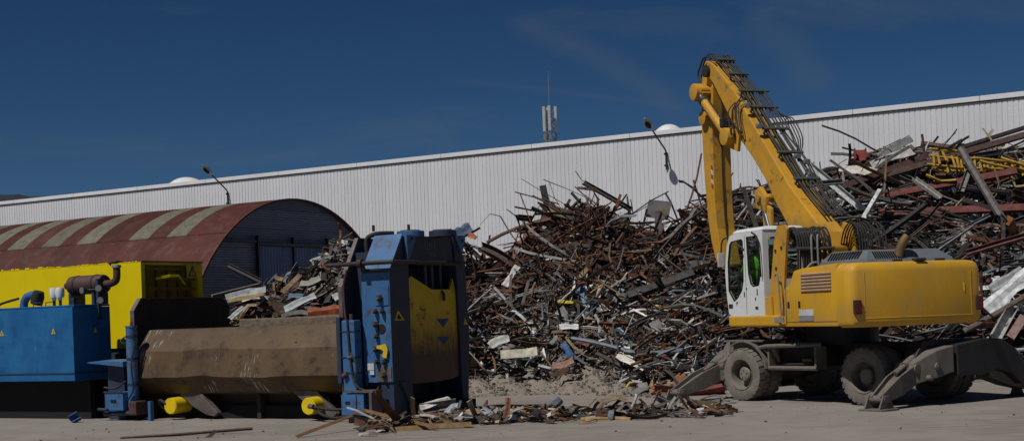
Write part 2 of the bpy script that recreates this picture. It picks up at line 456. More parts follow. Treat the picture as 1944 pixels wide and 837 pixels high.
# ------------------------------------------------------------------ white hall
hall = thing('warehouse', 'long white ribbed metal warehouse closing off the yard behind the scrap', 'warehouse', HALL.w(0, 0), HALL.deg)
WT = 11.05
pm = []
x = 0.0
for k in range(4):
    pm += [(x, 0), (x + .205, 0), (x + .213, .025), (x + .236, .025)]
    x += .25
pm += [(1.0 - .002, 0)]
v = [(a, b, 0) for a, b in pm] + [(a, b, WT) for a, b in pm]
n = len(pm)
first = None
for k in range(150):
    a0 = -122 + k
    if first is None:
        first = MB().add(v, [(i, i+1, n+i+1, n+i) for i in range(n-1)]).build('cladding_panel', WALLW, hall, loc=(a0, 0, 0))
    else:
        link_copy(first, hall, (a0, .0, 0))
for k in range(25):
    box(-122 + k*6 + .01, -122 + k*6 + 5.99, -.10, .45, WT + .02, 11.30).build('parapet_cap', TRIM, hall, bevel=.015)
    box(-122 + k*6 + .01, -122 + k*6 + 5.99, -.06, .1, WT - .03, WT + .02).build('drip_edge', LAMPD, hall)
box(-122, 28, .45, 60, 10.7, 10.95).build('roof', ROOFG, hall)
box(-122, 28, .06, .4, 0, WT - .05).build('wall_core', ROOFG, hall)
box(-122, 28, 59.6, 60, 0, 10.69).build('back_wall', WALLW, hall)
box(27.6, 28, .42, 59.58, 0, 10.69).build('end_wall', WALLW, hall)
for a, rr in ((-55.5, 1.55), (-19.6, 1.05)):
    d = MB(); n = 24; prof = [(rr*math.cos(t), 1.25*math.sin(t)) for t in [i*math.pi/2/8 for i in range(9)]]
    d.lathe(prof, (a, 4.0, 10.9), 'z', n)
    dm = d.build('skylight_dome', DOME, hall, smooth=True)

def wall_lamp(a, zt, label):
    t = thing('wall_lamp', label, 'lamp', HALL.w(a, 0, zt - 1.1), HALL.deg, 'lamps on the white wall')
    MB().tube([(0, -.07, 0), (0, -.07, .95), (-.04, -.2, 1.12), (-.12, -.85, 1.62), (-.16, -1.25, 1.92)], .045, 8).build('lamp_arm', LAMPD, t, smooth=True)
    for z in (.15, .75):
        box(-.09, .09, -.13, -.005, z, z + .1).build('wall_bracket', LAMPD, t)
    d = Vector((-.05, -.6, .42)).normalized(); c = Vector((-.16, -1.25, 1.92))
    side = d.cross(Vector((0, 0, 1))).normalized(); up = side.cross(d)
    rings = []
    for s, w, h in ((-.02, .05, .05), (.1, .1, .09), (.3, .19, .15), (.6, .23, .17), (.85, .17, .11), (.98, .05, .03)):
        p = c + d * s
        rings.append([p + side*w*math.cos(q) + up*(h*math.sin(q) if math.sin(q) > 0 else .35*h*math.sin(q)) for q in [i*math.pi/6 for i in range(12)]])
    MB().loft(rings).build('lamp_head', LAMPG, t, smooth=True)
    bowl = MB(); p = c + d*.5 - up*.05
    rr = []
    for k in range(4):
        f = math.cos(k*math.pi/2/3.5)
        rr.append([p + d*.27*f*math.cos(q) + side*.16*f*math.sin(q) - up*(.02 + .09*math.sin(k*math.pi/2/3.5)) for q in [i*math.pi/6 for i in range(12)]])
    bowl.loft(rr).build('lamp_bowl', BLACK, t, smooth=True)
wall_lamp(-17.97, 10.35, 'grey arm lamp on the white wall beside the excavator boom')
wall_lamp(-48.2, 10.55, 'grey arm lamp on the white wall above the red shed roof')

# telecom mast on the town side of the hall
LAMPW = mat('antenna_white', (.5, .51, .5), None, 2, .5)
mast = thing('telecom_mast', 'lattice telecom mast with white antenna panels rising behind the warehouse', 'mast', (3.8, 120, 0))
m = MB()
for q in range(3):
    t = 2*math.pi*q/3 + .3
    m.tube([(.75*math.cos(t), .75*math.sin(t), 0), (.42*math.cos(t), .42*math.sin(t), 19.2)], .06, 6)
for k in range(24):
    z0, z1 = k*.8, k*.8 + .8
    for q in range(3):
        r0 = .75 - .33*z0/19.2; r1 = .75 - .33*z1/19.2
        t0, t1 = 2*math.pi*q/3 + .3, 2*math.pi*(q+1)/3 + .3
        m.tube([(r0*math.cos(t0), r0*math.sin(t0), z0), (r1*math.cos(t1), r1*math.sin(t1), z1)], .03, 4)
        m.tube([(r0*math.cos(t0), r0*math.sin(t0), z0), (r0*math.cos(t1), r0*math.sin(t1), z0)], .025, 4)
m.build('lattice_tower', LAMPG, mast)
MB().tube([(0, 0, 19.2), (0, 0, 20), (0, 0, 22.4)], [.05, .04, .02], 6).build('whip_aerial', LAMPG, mast)
for t in (.2, 1.9, 3.3, 4.6):
    cx, cy = .5*math.cos(t), .5*math.sin(t)
    box(cx-.11, cx+.11, cy-.09, cy+.09, 17.3, 19.4).build('antenna_panel', LAMPW, mast, bevel=.03)
    box(cx-.1, cx+.1, cy-.08, cy+.08, 16.6, 17.1).build('radio_unit', LAMPG, mast)
MB().cyl((1.0, -.3, 15.9), (1.15, -.5, 15.95), .3, .26, 16).build('dish', DOME, mast)

# ------------------------------------------------------------------ arched shed
shed = thing('arched_shed', 'arched red corrugated shed with pale roof strips and dark blue gable', 'shed', SHED.w(0, 0), SHED.deg)
EB, EW, EH = .3, 5.55, 5.97
def arc(t): return (EB - EW*math.cos(t), EH*math.sin(t))      # t 0..pi, from the yard side
def roof_sheet(a0, a1, t0, t1, m, name, lift=0.0, waves=9):
    nu, nt = waves*4, 18
    v = []
    for j in range(nt + 1):
        t = t0 + (t1 - t0)*j/nt
        b, z = arc(t); nb, nz = -math.cos(t), math.sin(t)
        for i in range(nu + 1):
            h = lift + .018*math.cos(2*math.pi*waves*i/nu)
            v.append((a0 + .001 + (a1 - a0 - .002)*i/nu, b + nb*h, z + nz*h))
    f = [(j*(nu+1)+i, j*(nu+1)+i+1, (j+1)*(nu+1)+i+1, (j+1)*(nu+1)+i) for j in range(nt) for i in range(nu)]
    return MB().add(v, f).build(name, m, shed, smooth=True)
TT = math.acos((EB + 3.0)/EW)          # where the lower tier ends
edges = [0, -.83, -1.67, -2.5, -3.3, -4.16, -4.9, -5.65, -6.55, -7.34, -8.23, -9.06, -9.91, -10.6, -11.4, -12.2, -13.0, -13.8, -14.6, -15.4, -16.2, -17.0]
pale = {2, 4, 7, 9, 11, 13, 15, 17}
for i in range(len(edges) - 1):
    a1, a0 = edges[i], edges[i+1]
    roof_sheet(a0, a1, .03, TT + .02, REDR, 'red_sheet', -.012)
    if i in pale: roof_sheet(a0, a1, TT, math.pi - TT, LITE, 'pale_sheet', .006)
    else: roof_sheet(a0, a1, TT, math.pi - TT, REDR, 'red_sheet', .004)
    roof_sheet(a0, a1, math.pi - TT - .02, math.pi - .03, REDR, 'red_sheet', -.012)
rings = []
for i in range(41):
    t = .03 + (math.pi - .06)*i/40
    b, z = arc(t); nb, nz = -math.cos(t), math.sin(t)
    rings.append([(.02, b+nb*.03, z+nz*.03), (.09, b+nb*.03, z+nz*.03), (.09, b-nb*.03, z-nz*.03), (.02, b-nb*.03, z-nz*.03)])
MB().loft(rings).build('gable_edge_trim', REDR, shed)
def half(z): return EW*math.sqrt(max(0, 1 - (z/EH)**2)) - .03
z0 = 0.0
while z0 < EH - .1:
    z1 = min(z0 + .62, EH - .02)
    n = 32
    v = []
    for j in range(n + 1):
        z = z0 + .004 + (z1 - z0 - .008)*j/n
        aa = -.10 + .022*math.cos(2*math.pi*j/4.0) - .01*(z - z0)/.62
        h = half(z)
        v += [(aa, EB - h, z), (aa, EB + h, z)]
    MB().add(v, [(2*j, 2*j+1, 2*j+3, 2*j+2) for j in range(n)]).build('gable_sheet', GABLE, shed)
    z0 += .62
for b0, b1 in ((-1.5, .06), (.16, 1.8)):
    nn = 44; v = []
    for i in range(nn + 1):
        b = b0 + (b1 - b0)*i/nn; aa = -.03 + .014*math.cos(2*math.pi*i/4.0)
        v += [(aa, b, .05), (aa, b, 4.42)]
    d = MB().add(v, [(2*i, 2*i+1, 2*i+3, 2*i+2) for i in range(nn)]).build('door', GABLED, shed)
    if b0 < 0: box(-.015, .012, -.85, -.55, 3.05, 3.45).build('hatch', GABLE, d)
for b in (-1.62, .11, 1.9):
    box(-.07, .05, b - .03, b + .03, 0, 4.75).build('door_post', LAMPD, shed)
box(-.07, .045, -1.56, 1.84, 4.44, 4.54).build('door_rail', LAMPD, shed)
box(-.075, .03, -3.2, -1.68, 4.52, 4.6).build('wall_batten', LAMPD, shed)
box(-17, -16.9, EB - 5.0, EB + 5.0, 0, 2.4).build('end_wall', GABLE, shed)

# ------------------------------------------------------------------ yellow baler body
yel = thing('baler_body', 'tall bright yellow steel box with slatted open end behind the blue cabinet', 'container', PRESS.w(-7.95, 2.0), PRESS.deg)
ZB, ZT = .9, 3.53
box(-6.5, -.002, 0, .06, 1.52, ZT).build('side_plate', YELB, yel)
box(-6.5, 0, .06, .14, .15, 1.52).build('lower_frame', BLUED, yel)
box(-6.5, 0, 1.96, 2.05, .15, ZT).build('far_plate', YELB, yel)
box(-6.5, -.03, .06, 1.96, ZT - .06, ZT - .002).build('top_plate', YELB, yel)
rr = random.Random(3)
e = MB()
a = -6.5
while a < -.1:
    w = rr.uniform(.05, .16); e.box(a, min(a + w, -.02), -.004, .05, ZT + .001, ZT + rr.uniform(.004, .05)); a += w + rr.uniform(.0, .05)
e.build('ragged_top_edge', YELB, yel)
for b in (.06, 1.9): box(-.06, .0, b, b + .06, .3, ZT - .06).build('end_post', YELB, yel)
box(-.06, .03, .0, 2.06, ZT, ZT + .03).build('end_lintel', WORN, yel)
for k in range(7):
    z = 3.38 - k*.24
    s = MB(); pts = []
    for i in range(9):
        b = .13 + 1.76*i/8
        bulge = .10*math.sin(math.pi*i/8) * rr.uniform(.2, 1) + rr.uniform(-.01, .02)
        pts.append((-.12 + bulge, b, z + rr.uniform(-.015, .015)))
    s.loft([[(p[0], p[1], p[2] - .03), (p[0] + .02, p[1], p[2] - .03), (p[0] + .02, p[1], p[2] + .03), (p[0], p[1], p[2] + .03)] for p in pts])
    s.build('slat', YELSHADE, yel)
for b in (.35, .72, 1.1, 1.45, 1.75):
    box(-.3, -.22, b, b + .1, .4, ZT - .08).build('inner_bar', YELSHADE, yel)
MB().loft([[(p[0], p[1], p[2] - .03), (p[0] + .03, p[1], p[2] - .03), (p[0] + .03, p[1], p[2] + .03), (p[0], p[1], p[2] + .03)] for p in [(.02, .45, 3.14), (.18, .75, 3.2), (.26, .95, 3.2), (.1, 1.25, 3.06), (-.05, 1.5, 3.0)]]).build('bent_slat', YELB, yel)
s = box(.0, .02, 1.5, 1.88, 3.16, 3.5).build('warning_sign', WARN, yel)
MB().prism([(1.55, 3.2), (1.83, 3.2), (1.69, 3.46)], .021, .026, 'x').build('triangle', BLACK, s)
MB().prism([(1.6, 3.225), (1.78, 3.225), (1.69, 3.4)], .027, .031, 'x').build('triangle_field', WARN, s)
box(.032, .035, 1.677, 1.703, 3.28, 3.36).build('exclamation_stroke', BLACK, s)
box(.032, .035, 1.677, 1.703, 3.24, 3.265).build('exclamation_dot', BLACK, s)

# ------------------------------------------------------------------ blue power cabinet
cab = thing('power_cabinet', 'bright blue steel power cabinet with rusty exhaust silencer on top', 'cabinet', PRESS.w(-7.75, -.3), PRESS.deg)
box(-5.2, 0, 0, 1.1, .87, 2.5).build('cabinet_body', BLUEB, cab, bevel=.015)
box(-5.22, .012, -.015, 1.11, 1.03, 1.055).build('seam_strip', BLUED, cab)
box(-5.2, .0, .05, 1.1, 2.51, 2.55).build('lid', BLUEB, cab, bevel=.01)
box(-5.1, -.02, .45, .6, .0, .86).build('shade_support_rail', BLACK, cab)  # rails in black: the shade beneath the cabinet is put into their colour
box(-5.1, -.02, .9, 1.05, .0, .86).build('shade_support_rail', BLACK, cab)
for a, axis in ((-.62, 0), (-2.32, 0)):
    w = MB().prism([(a - .065, 1.92), (a + .065, 1.92), (a, 2.05)], -.006, -.002, 'y').build('warning_triangle', WARN, cab)
    MB().prism([(a - .018, 1.94), (a + .018, 1.94), (a, 2.0)], -.010, -.007, 'y').build('pictogram', BLUED, w)
w = MB().prism([(.58, 1.92), (.70, 1.92), (.64, 2.04)], .002, .006, 'x').build('warning_triangle', WARN, cab)
for a in (-.93, -1.13):
    i = MB().lathe([(0, .12), (.045, .12), (.05, .18), (.09, .19), (.1, .25), (.1, .36), (.08, .41), (0, .42)], (a, .5, 2.55), 'z', 16).build('insulator', PORC, cab, smooth=True)
    MB().cyl((a, .5, 2.55), (a, .5, 2.69), .035, n=10).build('stem', DARKST, i)
MB().tube([(-2.15, .5, 2.5), (-2.12, .5, 2.68), (-2.0, .5, 2.8), (-1.8, .5, 2.83), (-1.7, .5, 2.83)], .095, 12, 3).build('intake_elbow', BLUE, cab, smooth=True)
MB().tube([(-1.72, .5, 2.62), (-1.66, .5, 2.78), (-1.62, .5, 2.9)], [.14, .15, .12], 12).build('intake_cap', DARKST, cab, smooth=True)
MB().tube([(-2.95, .4, 2.56), (-2.8, .4, 2.66), (-2.2, .4, 2.76)], .03, 8, 3).build('cable', DARKST, cab)
mf = MB().lathe([(0, -1.1), (.08, -1.1), (.1, -.95), (.2, -.9), (.22, -.88), (.22, .12), (.2, .16), (.1, .16)], (-.45, 1.25, 3.02), 'x', 20).build('silencer', RUSTM, cab, smooth=True)
for h in (-.7, -.1): MB().lathe([(.222, h), (.23, h), (.23, h + .05), (.222, h + .05)], (-.45, 1.25, 3.02), 'x', 20).build('band', RUSTD, mf)
for h in (-.75, .0): box(-.45 + h - .04, -.45 + h + .04, 1.02, 1.45, 2.52, 2.83).build('saddle', BLUED, mf)
MB().tube([(-.32, 1.25, 3.02), (-.1, 1.25, 3.02), (.06, 1.25, 3.08), (.1, 1.25, 3.2), (.1, 1.25, 3.4)], .085, 12, 4).build('tail_pipe', RUSTM, cab, smooth=True)
MB().cyl((.1, 1.25, 3.37), (.1, 1.25, 3.43), .11, .1).build('pipe_collar', LAMPG, cab)
MB().prism([(-.05, 3.46), (.19, 3.5), (.2, 3.52), (-.06, 3.48)], 1.14, 1.36, 'y').build('rain_flap', DARKST, cab)
MB().cyl((-.04, 1.2, 3.42), (-.04, 1.2, 3.5), .02).build('flap_hinge', DARKST, cab)
box(-.02, .05, .72, .8, 2.2, 3.12).build('lamp_post', BLUED, cab)
for (p, d) in (((-.28, .66, 2.88), (-.1, -1, -.1)), ((.14, .68, 2.9), (.6, -.9, 0)), ((.16, .70, 2.64), (.6, -.9, -.1))):
    p, d = Vector(p), Vector(d).normalized()
    l = MB().cyl(p, p + d*.1, .05, .085, 16).build('floodlight', DARKST, cab)
    MB().cyl(p + d*.101, p + d*.115, .072, .07, 16).build('lens', LAMPG, l)
    MB().tube([p, p - d*.05, (.01, .76, p.z)], .02, 6).build('bracket', DARKST, l)
for a in (-1.35, -.95): MB().tube([(a, .1, 2.55), (a, .1, 2.63), (a + .25, .1, 2.63), (a + .25, .1, 2.55)], .012, 6).build('lifting_handle', BLUED, cab)
box(-.35, -.28, .3, .38, 2.55, 2.72).build('filler_neck', BLUED, cab)

# ------------------------------------------------------------------ scrap press (blue head, brown folding lid, dark trough)
pr = thing('scrap_press', 'big scrap press with brown folding lid and blue upright head', 'press', PRESS.w(0, 0), PRESS.deg)
# trough
MB().prism([(.75, .05), (2.3, .05), (2.45, 1.0), (2.3, 1.5), (.85, 1.5), (.62, .8)], -6.7, -.62, 'x').build('trough', RUSTD, pr)
box(-6.9, .9, .55, 2.5, .0, .28).build('base_frame', BLACK, pr)
for a in (-6.2, -3.2, -.8):
    box(a, a + .1, .45, .8, 0, .5).build('trough_rib', RUSTD, pr)
# brown folding lid: octagonal shell
lid_o = [(.62, 1.93), (.5, 1.92), (.13, 1.47), (0, .91), (.3, .56), (.62, .5)]
lid_i = [(.62, .56), (.34, .63), (.07, .94), (.2, 1.43), (.54, 1.85), (.62, 1.86)]
rl = np.random.default_rng(4)
dent = [(rl.uniform(-6.2, -.6), rl.integers(1, 5), rl.uniform(.15, .5), rl.normal(0, .02)) for _ in range(26)]      # knocks left by falling scrap
rings = []
for i in range(91):
    a = -6.25 + 5.73*i/90
    ring = []
    for k, (b, z) in enumerate(lid_o + lid_i):
        h = sum(amp*math.exp(-((a - da)/wd)**2) for da, dk, wd, amp in dent if dk == k) if k < 6 else 0
        ring.append((a, b + h, z + h*.6))
    rings.append(ring)
lid = MB().loft(rings).build('folding_lid', RUSTB, pr)
for a in (-6.25, -.6):
    MB().prism([(.6, 1.84), (.53, 1.84), (.2, 1.42), (.09, .94), (.35, .65), (.6, .58)], a + .002, a + .07, 'x').build('end_cheek', RUSTD, lid)
for a in (0, 3.15):
    pts = [(-5.25, .6), (-4.6, .6), (-4.42, .4), (-4.12, .14), (-4.22, .06), (-4.45, .1), (-4.8, .26), (-5.05, .44)]
    MB().prism([(p[0] + a, p[1]) for p in pts], .26, .4, 'y').build('lid_leg', WORN, lid, bevel=.015)
MB().lathe([(.012, 0), (.03, 0), (.03, .015), (.012, .015)], (-1.9, .2, 1.56), 'y', 12).build('eye', RUSTD, lid)
# far wing and ledge
w = box(-5.3, -.62, 2.35, 2.62, 1.5, 2.1).build('rear_wing', CONC, pr, bevel=.03)
# end plate
pl = MB().prism([(.6, .3), (.6, 2.36), (.82, 2.63), (3.5, 2.63), (3.72, 2.43), (3.72, .3)], -6.88, -6.8, 'x').build('end_plate', RUSTD, pr, bevel=.01)
MB().prism([(.58, .3), (.58, 2.37), (.81, 2.65), (3.51, 2.65), (3.51, 2.632), (.83, 2.632), (.598, 2.36), (.598, .3)], -6.9, -6.78, 'x').build('edge_rim', WORN, pl)
# left hydraulic pillar
c = MB().cyl((-6.2, -.08, .28), (-6.2, -.08, 2.0), .12, n=18).build('hydraulic_pillar', BLUE, pr, smooth=True)
MB().cyl((-6.2, -.08, 2.0), (-6.2, -.08, 2.04), .13, n=18).build('pillar_cap', BLUE, c)
MB().cyl((-6.2, -.08, 2.04), (-6.2, -.08, 2.12), .03).build('nipple', REDP, c)
for z in (.75, 1.3, 1.78): MB().cyl((-6.2, -.08, z), (-6.2, -.08, z + .05), .128, n=18).build('clamp_ring', BLUED, c)
MB().tube([(-6.32, -.1, 1.82), (-6.4, -.18, 1.75), (-6.38, -.2, 1.68), (-6.3, -.16, 1.66)], .018, 6, 3).build('shackle', DARKST, c)
MB().tube([(-6.05, -.12, 1.7), (-6.1, -.22, 1.2), (-6.08, -.2, .7), (-6.2, -.25, .45)], .018, 6, 4).build('hose', HOSE, c)
k = box(-6.85, -6.3, -.3, .1, .22, .62).build('pump_block', BLUE, pr, bevel=.02)
box(-6.66, -6.5, -.316, -.302, .4, .46).build('slot', BLACK, k)
box(-6.86, -6.29, -.315, -.305, .6, .64).build('flange', BLUED, k)
MB().tube([(-6.9, -.25, .72), (-6.55, -.25, .7), (-6.3, -.2, .85)], .025, 6, 3).build('pipe', DARKST, k)
MB().tube([(-6.98, -.2, .14), (-6.3, -.2, .16), (-6.0, -.15, .18)], .05, 8, 3).build('pipe', BLUED, k)
MB().tube([(-7.05, -.3, .25), (-6.75, -.32, .24)], .035, 8).build('pipe', BLUED, k)
box(-6.15, -5.92, -.3, .05, .12, .42).build('pump_motor', RUSTM, pr, bevel=.04)
box(-5.62, -5.55, -.25, -.15, 0, .42).build('prop', BLUE, pr)
MB().add([(-7.5, -.15, 1.27), (-6.35, -.22, 1.27), (-6.35, .3, 1.31), (-7.3, .35, 1.31), (-7.5, -.15, 1.25), (-6.35, -.22, 1.16), (-6.35, .3, 1.2), (-7.3, .35, 1.29)],
         [(0, 1, 2, 3), (7, 6, 5, 4), (0, 4, 5, 1), (1, 5, 6, 2), (2, 6, 7, 3), (3, 7, 4, 0)]).build('side_tray', BLUE, pr)
box(-7.1, -6.6, .05, .5, 0, 1.2).build('tray_stand', BLUED, pr)
# yellow short rams with hoses
for a, right in ((-5.19, False), (-1.45, True)):
    d = Vector((-.02, 1.0, .02)).normalized(); p = Vector((a, -.02, .3))
    q = MB().cyl(p, p + d*.5, .175, n=24).build('yellow_ram', YELC, pr, smooth=True)
    MB().cyl(p - d*.012, p - d*.001, .16, n=24).build('ram_face', YELC, q)
    MB().cyl(p + d*.48, p + d*.9, .07, n=12).build('ram_rod', DARKST, q)
    if right:
        MB().tube([(a + .17, -.1, .3), (a + .35, -.15, .28), (a + .7, -.1, .24), (a + 1.0, 0, .25)], .03, 8, 4).build('hose', HOSE, q)
        MB().tube([(a + .2, -.1, .27), (a + .45, -.18, .15), (a + .75, -.15, .08), (a + 1.0, -.1, .12)], .028, 8, 4).build('hose', HOSE, q)
        MB().cyl((a + .1, -.13, .31), (a + .22, -.14, .3), .05).build('coupling', WORN, q)
    else:
        MB().tube([(a - .12, -.02, .35), (a - .3, .0, .42), (a - .38, .05, .36), (a - .3, .1, .25), (a - .1, .12, .2)], .035, 8, 4).build('hose', HOSE, q)
# ---- head
FA = .62                       # plane of the gate end
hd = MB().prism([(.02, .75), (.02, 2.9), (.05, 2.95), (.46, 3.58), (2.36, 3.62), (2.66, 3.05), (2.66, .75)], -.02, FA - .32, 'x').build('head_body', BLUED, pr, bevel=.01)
MB().prism([(.0, .76), (.0, 2.88), (.02, 2.88), (.02, .76)], -.05, FA, 'x').build('bolted_face', BLUE, pr, bevel=.004)
MB().prism([(.0, 2.95), (.45, 3.62), (.48, 3.61), (.03, 2.94)], -.02, FA + .02, 'x').build('slanted_face', BLUE, pr, bevel=.004)
box(-.03, .6, -.02, .02, 2.885, 2.93).build('face_ledge', DARKST, pr)
# posts and beam round the gate
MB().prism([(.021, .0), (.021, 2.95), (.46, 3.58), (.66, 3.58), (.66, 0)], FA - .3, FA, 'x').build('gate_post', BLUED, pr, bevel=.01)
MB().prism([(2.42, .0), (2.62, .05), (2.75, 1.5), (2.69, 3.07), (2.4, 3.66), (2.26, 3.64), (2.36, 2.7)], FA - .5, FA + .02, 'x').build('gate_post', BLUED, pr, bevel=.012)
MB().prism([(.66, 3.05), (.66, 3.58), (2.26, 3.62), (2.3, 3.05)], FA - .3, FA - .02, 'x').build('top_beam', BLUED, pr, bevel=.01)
box(FA - .4, FA - .31, .66, 2.4, .75, 3.04).build('gate_recess', BLACK, pr)
for b in (1.38, 1.62, 1.92): box(FA - .3, FA - .12, b, b + .09, 2.3, 3.04).build('guide_rail', BLUED, pr)
for pts, hb in (([(.5, 3.6), (.8, 3.6), (.8, 3.48), (.53, 3.05)], .68), ([(2.32, 3.64), (2.62, 3.64), (2.62, 3.54), (2.48, 3.29)], 2.5)):
    l = MB().prism(pts, FA + .021, FA + .09, 'x').build('lifting_lug', BLUE, pr, bevel=.008)
    MB().cyl((FA + .0905, hb, 3.53), (FA + .094, hb, 3.53), .035, n=12).build('eye_hole', BLACK, l)
# yellow gate with notched top and folded cheeks
G0, G1 = FA - .04, FA + .05
ring = [(G0, .69, .69), (G0, .69, 2.74), (G0, .79, 2.80), (G1, 1.38, 2.53), (G1, 2.02, 2.53), (G0, 2.28, 2.76), (G0, 2.36, 2.5), (G0, 2.44, .76), (G1, 2.02, .72), (G1, 1.38, .69)]
gate = MB().add(ring + [(x - .05, y, z) for x, y, z in ring],
    [(0, 1, 2), (0, 2, 9), (9, 2, 3), (9, 3, 4, 8), (8, 4, 5), (8, 5, 6), (8, 6, 7), (12, 11, 10), (19, 12, 10), (13, 12, 19), (18, 14, 13, 19), (15, 14, 18), (16, 15, 18), (17, 16, 18)]
    + [(i, (i+1) % 10, 10 + (i+1) % 10, 10 + i) for i in range(10)])
gmat = YELG.copy(); gmat.name = 'gate_yellow_worn_low'
gt = gmat.node_tree
bs = [n for n in gt.nodes if n.type == 'BSDF_PRINCIPLED'][0]
src = bs.inputs['Base Color'].links[0].from_socket
tc = [n for n in gt.nodes if n.type == 'TEX_COORD'][0]
sep = gt.nodes.new('ShaderNodeSeparateXYZ'); gt.links.new(tc.outputs['Object'], sep.inputs[0])
nn = nd(gt, 'ShaderNodeTexNoise', Scale=3.0, Detail=8, Roughness=.75); mp = nd(gt, 'ShaderNodeMapping', Scale=(2, 3.5, .9))
gt.links.new(tc.outputs['Object'], mp.inputs[0]); gt.links.new(mp.outputs[0], nn.inputs['Vector'])
ad = gt.nodes.new('ShaderNodeMath'); ad.operation = 'MULTIPLY_ADD'; ad.inputs[1].default_value = 1.5
gt.links.new(nn.outputs['Fac'], ad.inputs[0]); gt.links.new(sep.outputs['Z'], ad.inputs[2])
mr = gt.nodes.new('ShaderNodeMapRange'); mr.inputs['From Min'].default_value = 2.78; mr.inputs['From Max'].default_value = 2.02
gt.links.new(ad.outputs[0], mr.inputs['Value'])
mx = gt.nodes.new('ShaderNodeMix'); mx.data_type = 'RGBA'; mx.inputs['B'].default_value = (.075, .045, .028, 1)
gt.links.new(mr.outputs['Result'], mx.inputs['Factor']); gt.links.new(src, mx.inputs['A']); gt.links.new(mx.outputs['Result'], bs.inputs['Base Color'])
gobj = gate.build('gate', gmat, pr)
for z in (1.94, 1.58):
    MB().prism([(1.49, z), (1.95, z), (1.72, z - .17)], G1 + .003, G1 + .007, 'x').build('blue_arrow_mark', mat('arrow_blue', (.03, .05, .2), None, 9, .6, 0, rust=.35), gobj)
MB().tube([(G1 + .01, 1.72, 2.5), (G1 + .05, 1.72, 2.42), (G1 + .05, 1.72, 2.3)], .03, 8).build('hook', DARKST, gobj)
# bolts, access plates and hole on the front face
for a0, a1, z0_, z1_, m in ((.28, .6, 2.24, 2.62, BLUE), (.27, .6, .77, 1.06, WORN)):
    box(a0, a1, -.018, -.001, z0_, z1_).build('access_plate', m, pr, bevel=.004)
for (a, z, r) in ((.4, 2.38, .075), (.29, 2.13, .055), (.45, 2.13, .055), (.28, 1.88, .065), (.29, 1.65, .055), (.26, 1.4, .065), (.29, 1.16, .055), (.45, 1.15, .055), (.44, .9, .065)):
    n = MB().cyl((a, -.022, z), (a, -.09, z), r, r*.8, 6).build('bolt', RUSTD, pr)
    MB().cyl((a, -.091, z), (a, -.13, z), r*.5, r*.4, 8).build('bolt_end', WORN, n)
MB().cyl((.4, -.004, 1.79), (.4, -.01, 1.79), .095, n=20).build('port_hole', BLACK, pr)
MB().prism([(.3, 1.47), (.52, 1.5), (.56, 1.38), (.52, 1.22), (.42, 1.26), (.46, 1.36), (.4, 1.4), (.3, 1.41)], -.06, -.03, 'y').build('torn_cover', WARN, pr)
box(.05, .2, -.03, -.003, 1.0, 1.13).build('name_plate', WHITEP, pr)
box(.1, .2, -.032, -.003, .91, .99).build('name_plate', WHITEP, pr)
w = MB().prism([(.12, 1.94), (.46, 1.94), (.24, 2.14)], FA + .002, FA + .008, 'x').build('warning_triangle', WARN, pr)
MB().prism([(.19, 1.965), (.36, 1.965), (.25, 2.07)], FA + .009, FA + .012, 'x').build('pictogram', BLACK, w)
w = MB().prism([(2.53, 1.8), (2.68, 1.8), (2.6, 1.95)], FA + .022, FA + .028, 'x').build('warning_triangle', WARN, pr)
# scrawled chalk marks on the top beam
for pts in ([(1.30, 3.52), (1.26, 3.44), (1.32, 3.35), (1.38, 3.4), (1.36, 3.45)], [(1.44, 3.46), (1.43, 3.34)], [(1.5, 3.46), (1.49, 3.35), (1.56, 3.4)], [(1.62, 3.5), (1.61, 3.36)], [(1.42, 3.28), (1.46, 3.2), (1.51, 3.28)], [(1.56, 3.27), (1.58, 3.18)], [(1.64, 3.3), (1.62, 3.2), (1.68, 3.22)]):
    MB().tube([(FA - .014, b, z) for b, z in pts], .008, 4).build('chalk_mark', GREYP, pr)
# left wing plate of the head, chamfered
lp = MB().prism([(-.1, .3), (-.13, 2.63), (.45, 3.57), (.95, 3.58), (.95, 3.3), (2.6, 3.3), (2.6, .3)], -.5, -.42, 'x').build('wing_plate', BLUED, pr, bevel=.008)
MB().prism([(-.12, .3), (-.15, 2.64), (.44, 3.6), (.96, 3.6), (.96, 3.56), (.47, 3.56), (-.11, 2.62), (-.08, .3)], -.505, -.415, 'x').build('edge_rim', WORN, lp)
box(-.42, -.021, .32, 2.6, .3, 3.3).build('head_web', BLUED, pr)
# top cylinders and pipes
for a, m in ((.32, BLUE), (.86, BLUED)):
    MB().lathe([(0, .12), (.27, .12), (.28, .11), (.28, 0)], (a - (.1 if a > .5 else 0), 1.2 + (.5 if a > .5 else 0), 3.59), 'z', 24).build('top_cylinder', m, pr, smooth=True)
    MB().lathe([(.2, .121), (.2, .14), (0, .14)], (a - (.1 if a > .5 else 0), 1.2 + (.5 if a > .5 else 0), 3.59), 'z', 20).build('cylinder_cap', DARKST, pr)
MB().tube([(-.25, .5, 3.3), (-.25, .5, 3.56), (-.1, .6, 3.66), (.12, .9, 3.67)], .05, 10, 4).build('top_pipe', DARKST, pr, smooth=True)
for a, b in ((.35, 1.1), (-.15, .6)): MB().cyl((a, b, 3.72), (a, b, 3.84), .03).build('nipple', DARKST, pr)
cp = MB().tube([(-.75, -.16, 3.06), (-.3, -.16, 3.06), (.6, -.16, 3.06), (.76, -.1, 3.06), (.78, .6, 3.06), (.78, 2.3, 3.05)], .045, 10).build('cross_pipe', DARKST, pr, smooth=True)
MB().cyl((.02, -.16, 3.06), (.12, -.16, 3.06), .09).build('pipe_coupling', DARKST, cp)
MB().tube([(.07, -.14, 3.05), (.07, -.05, 2.9)], .05, 8).build('pipe_stay', DARKST, cp)
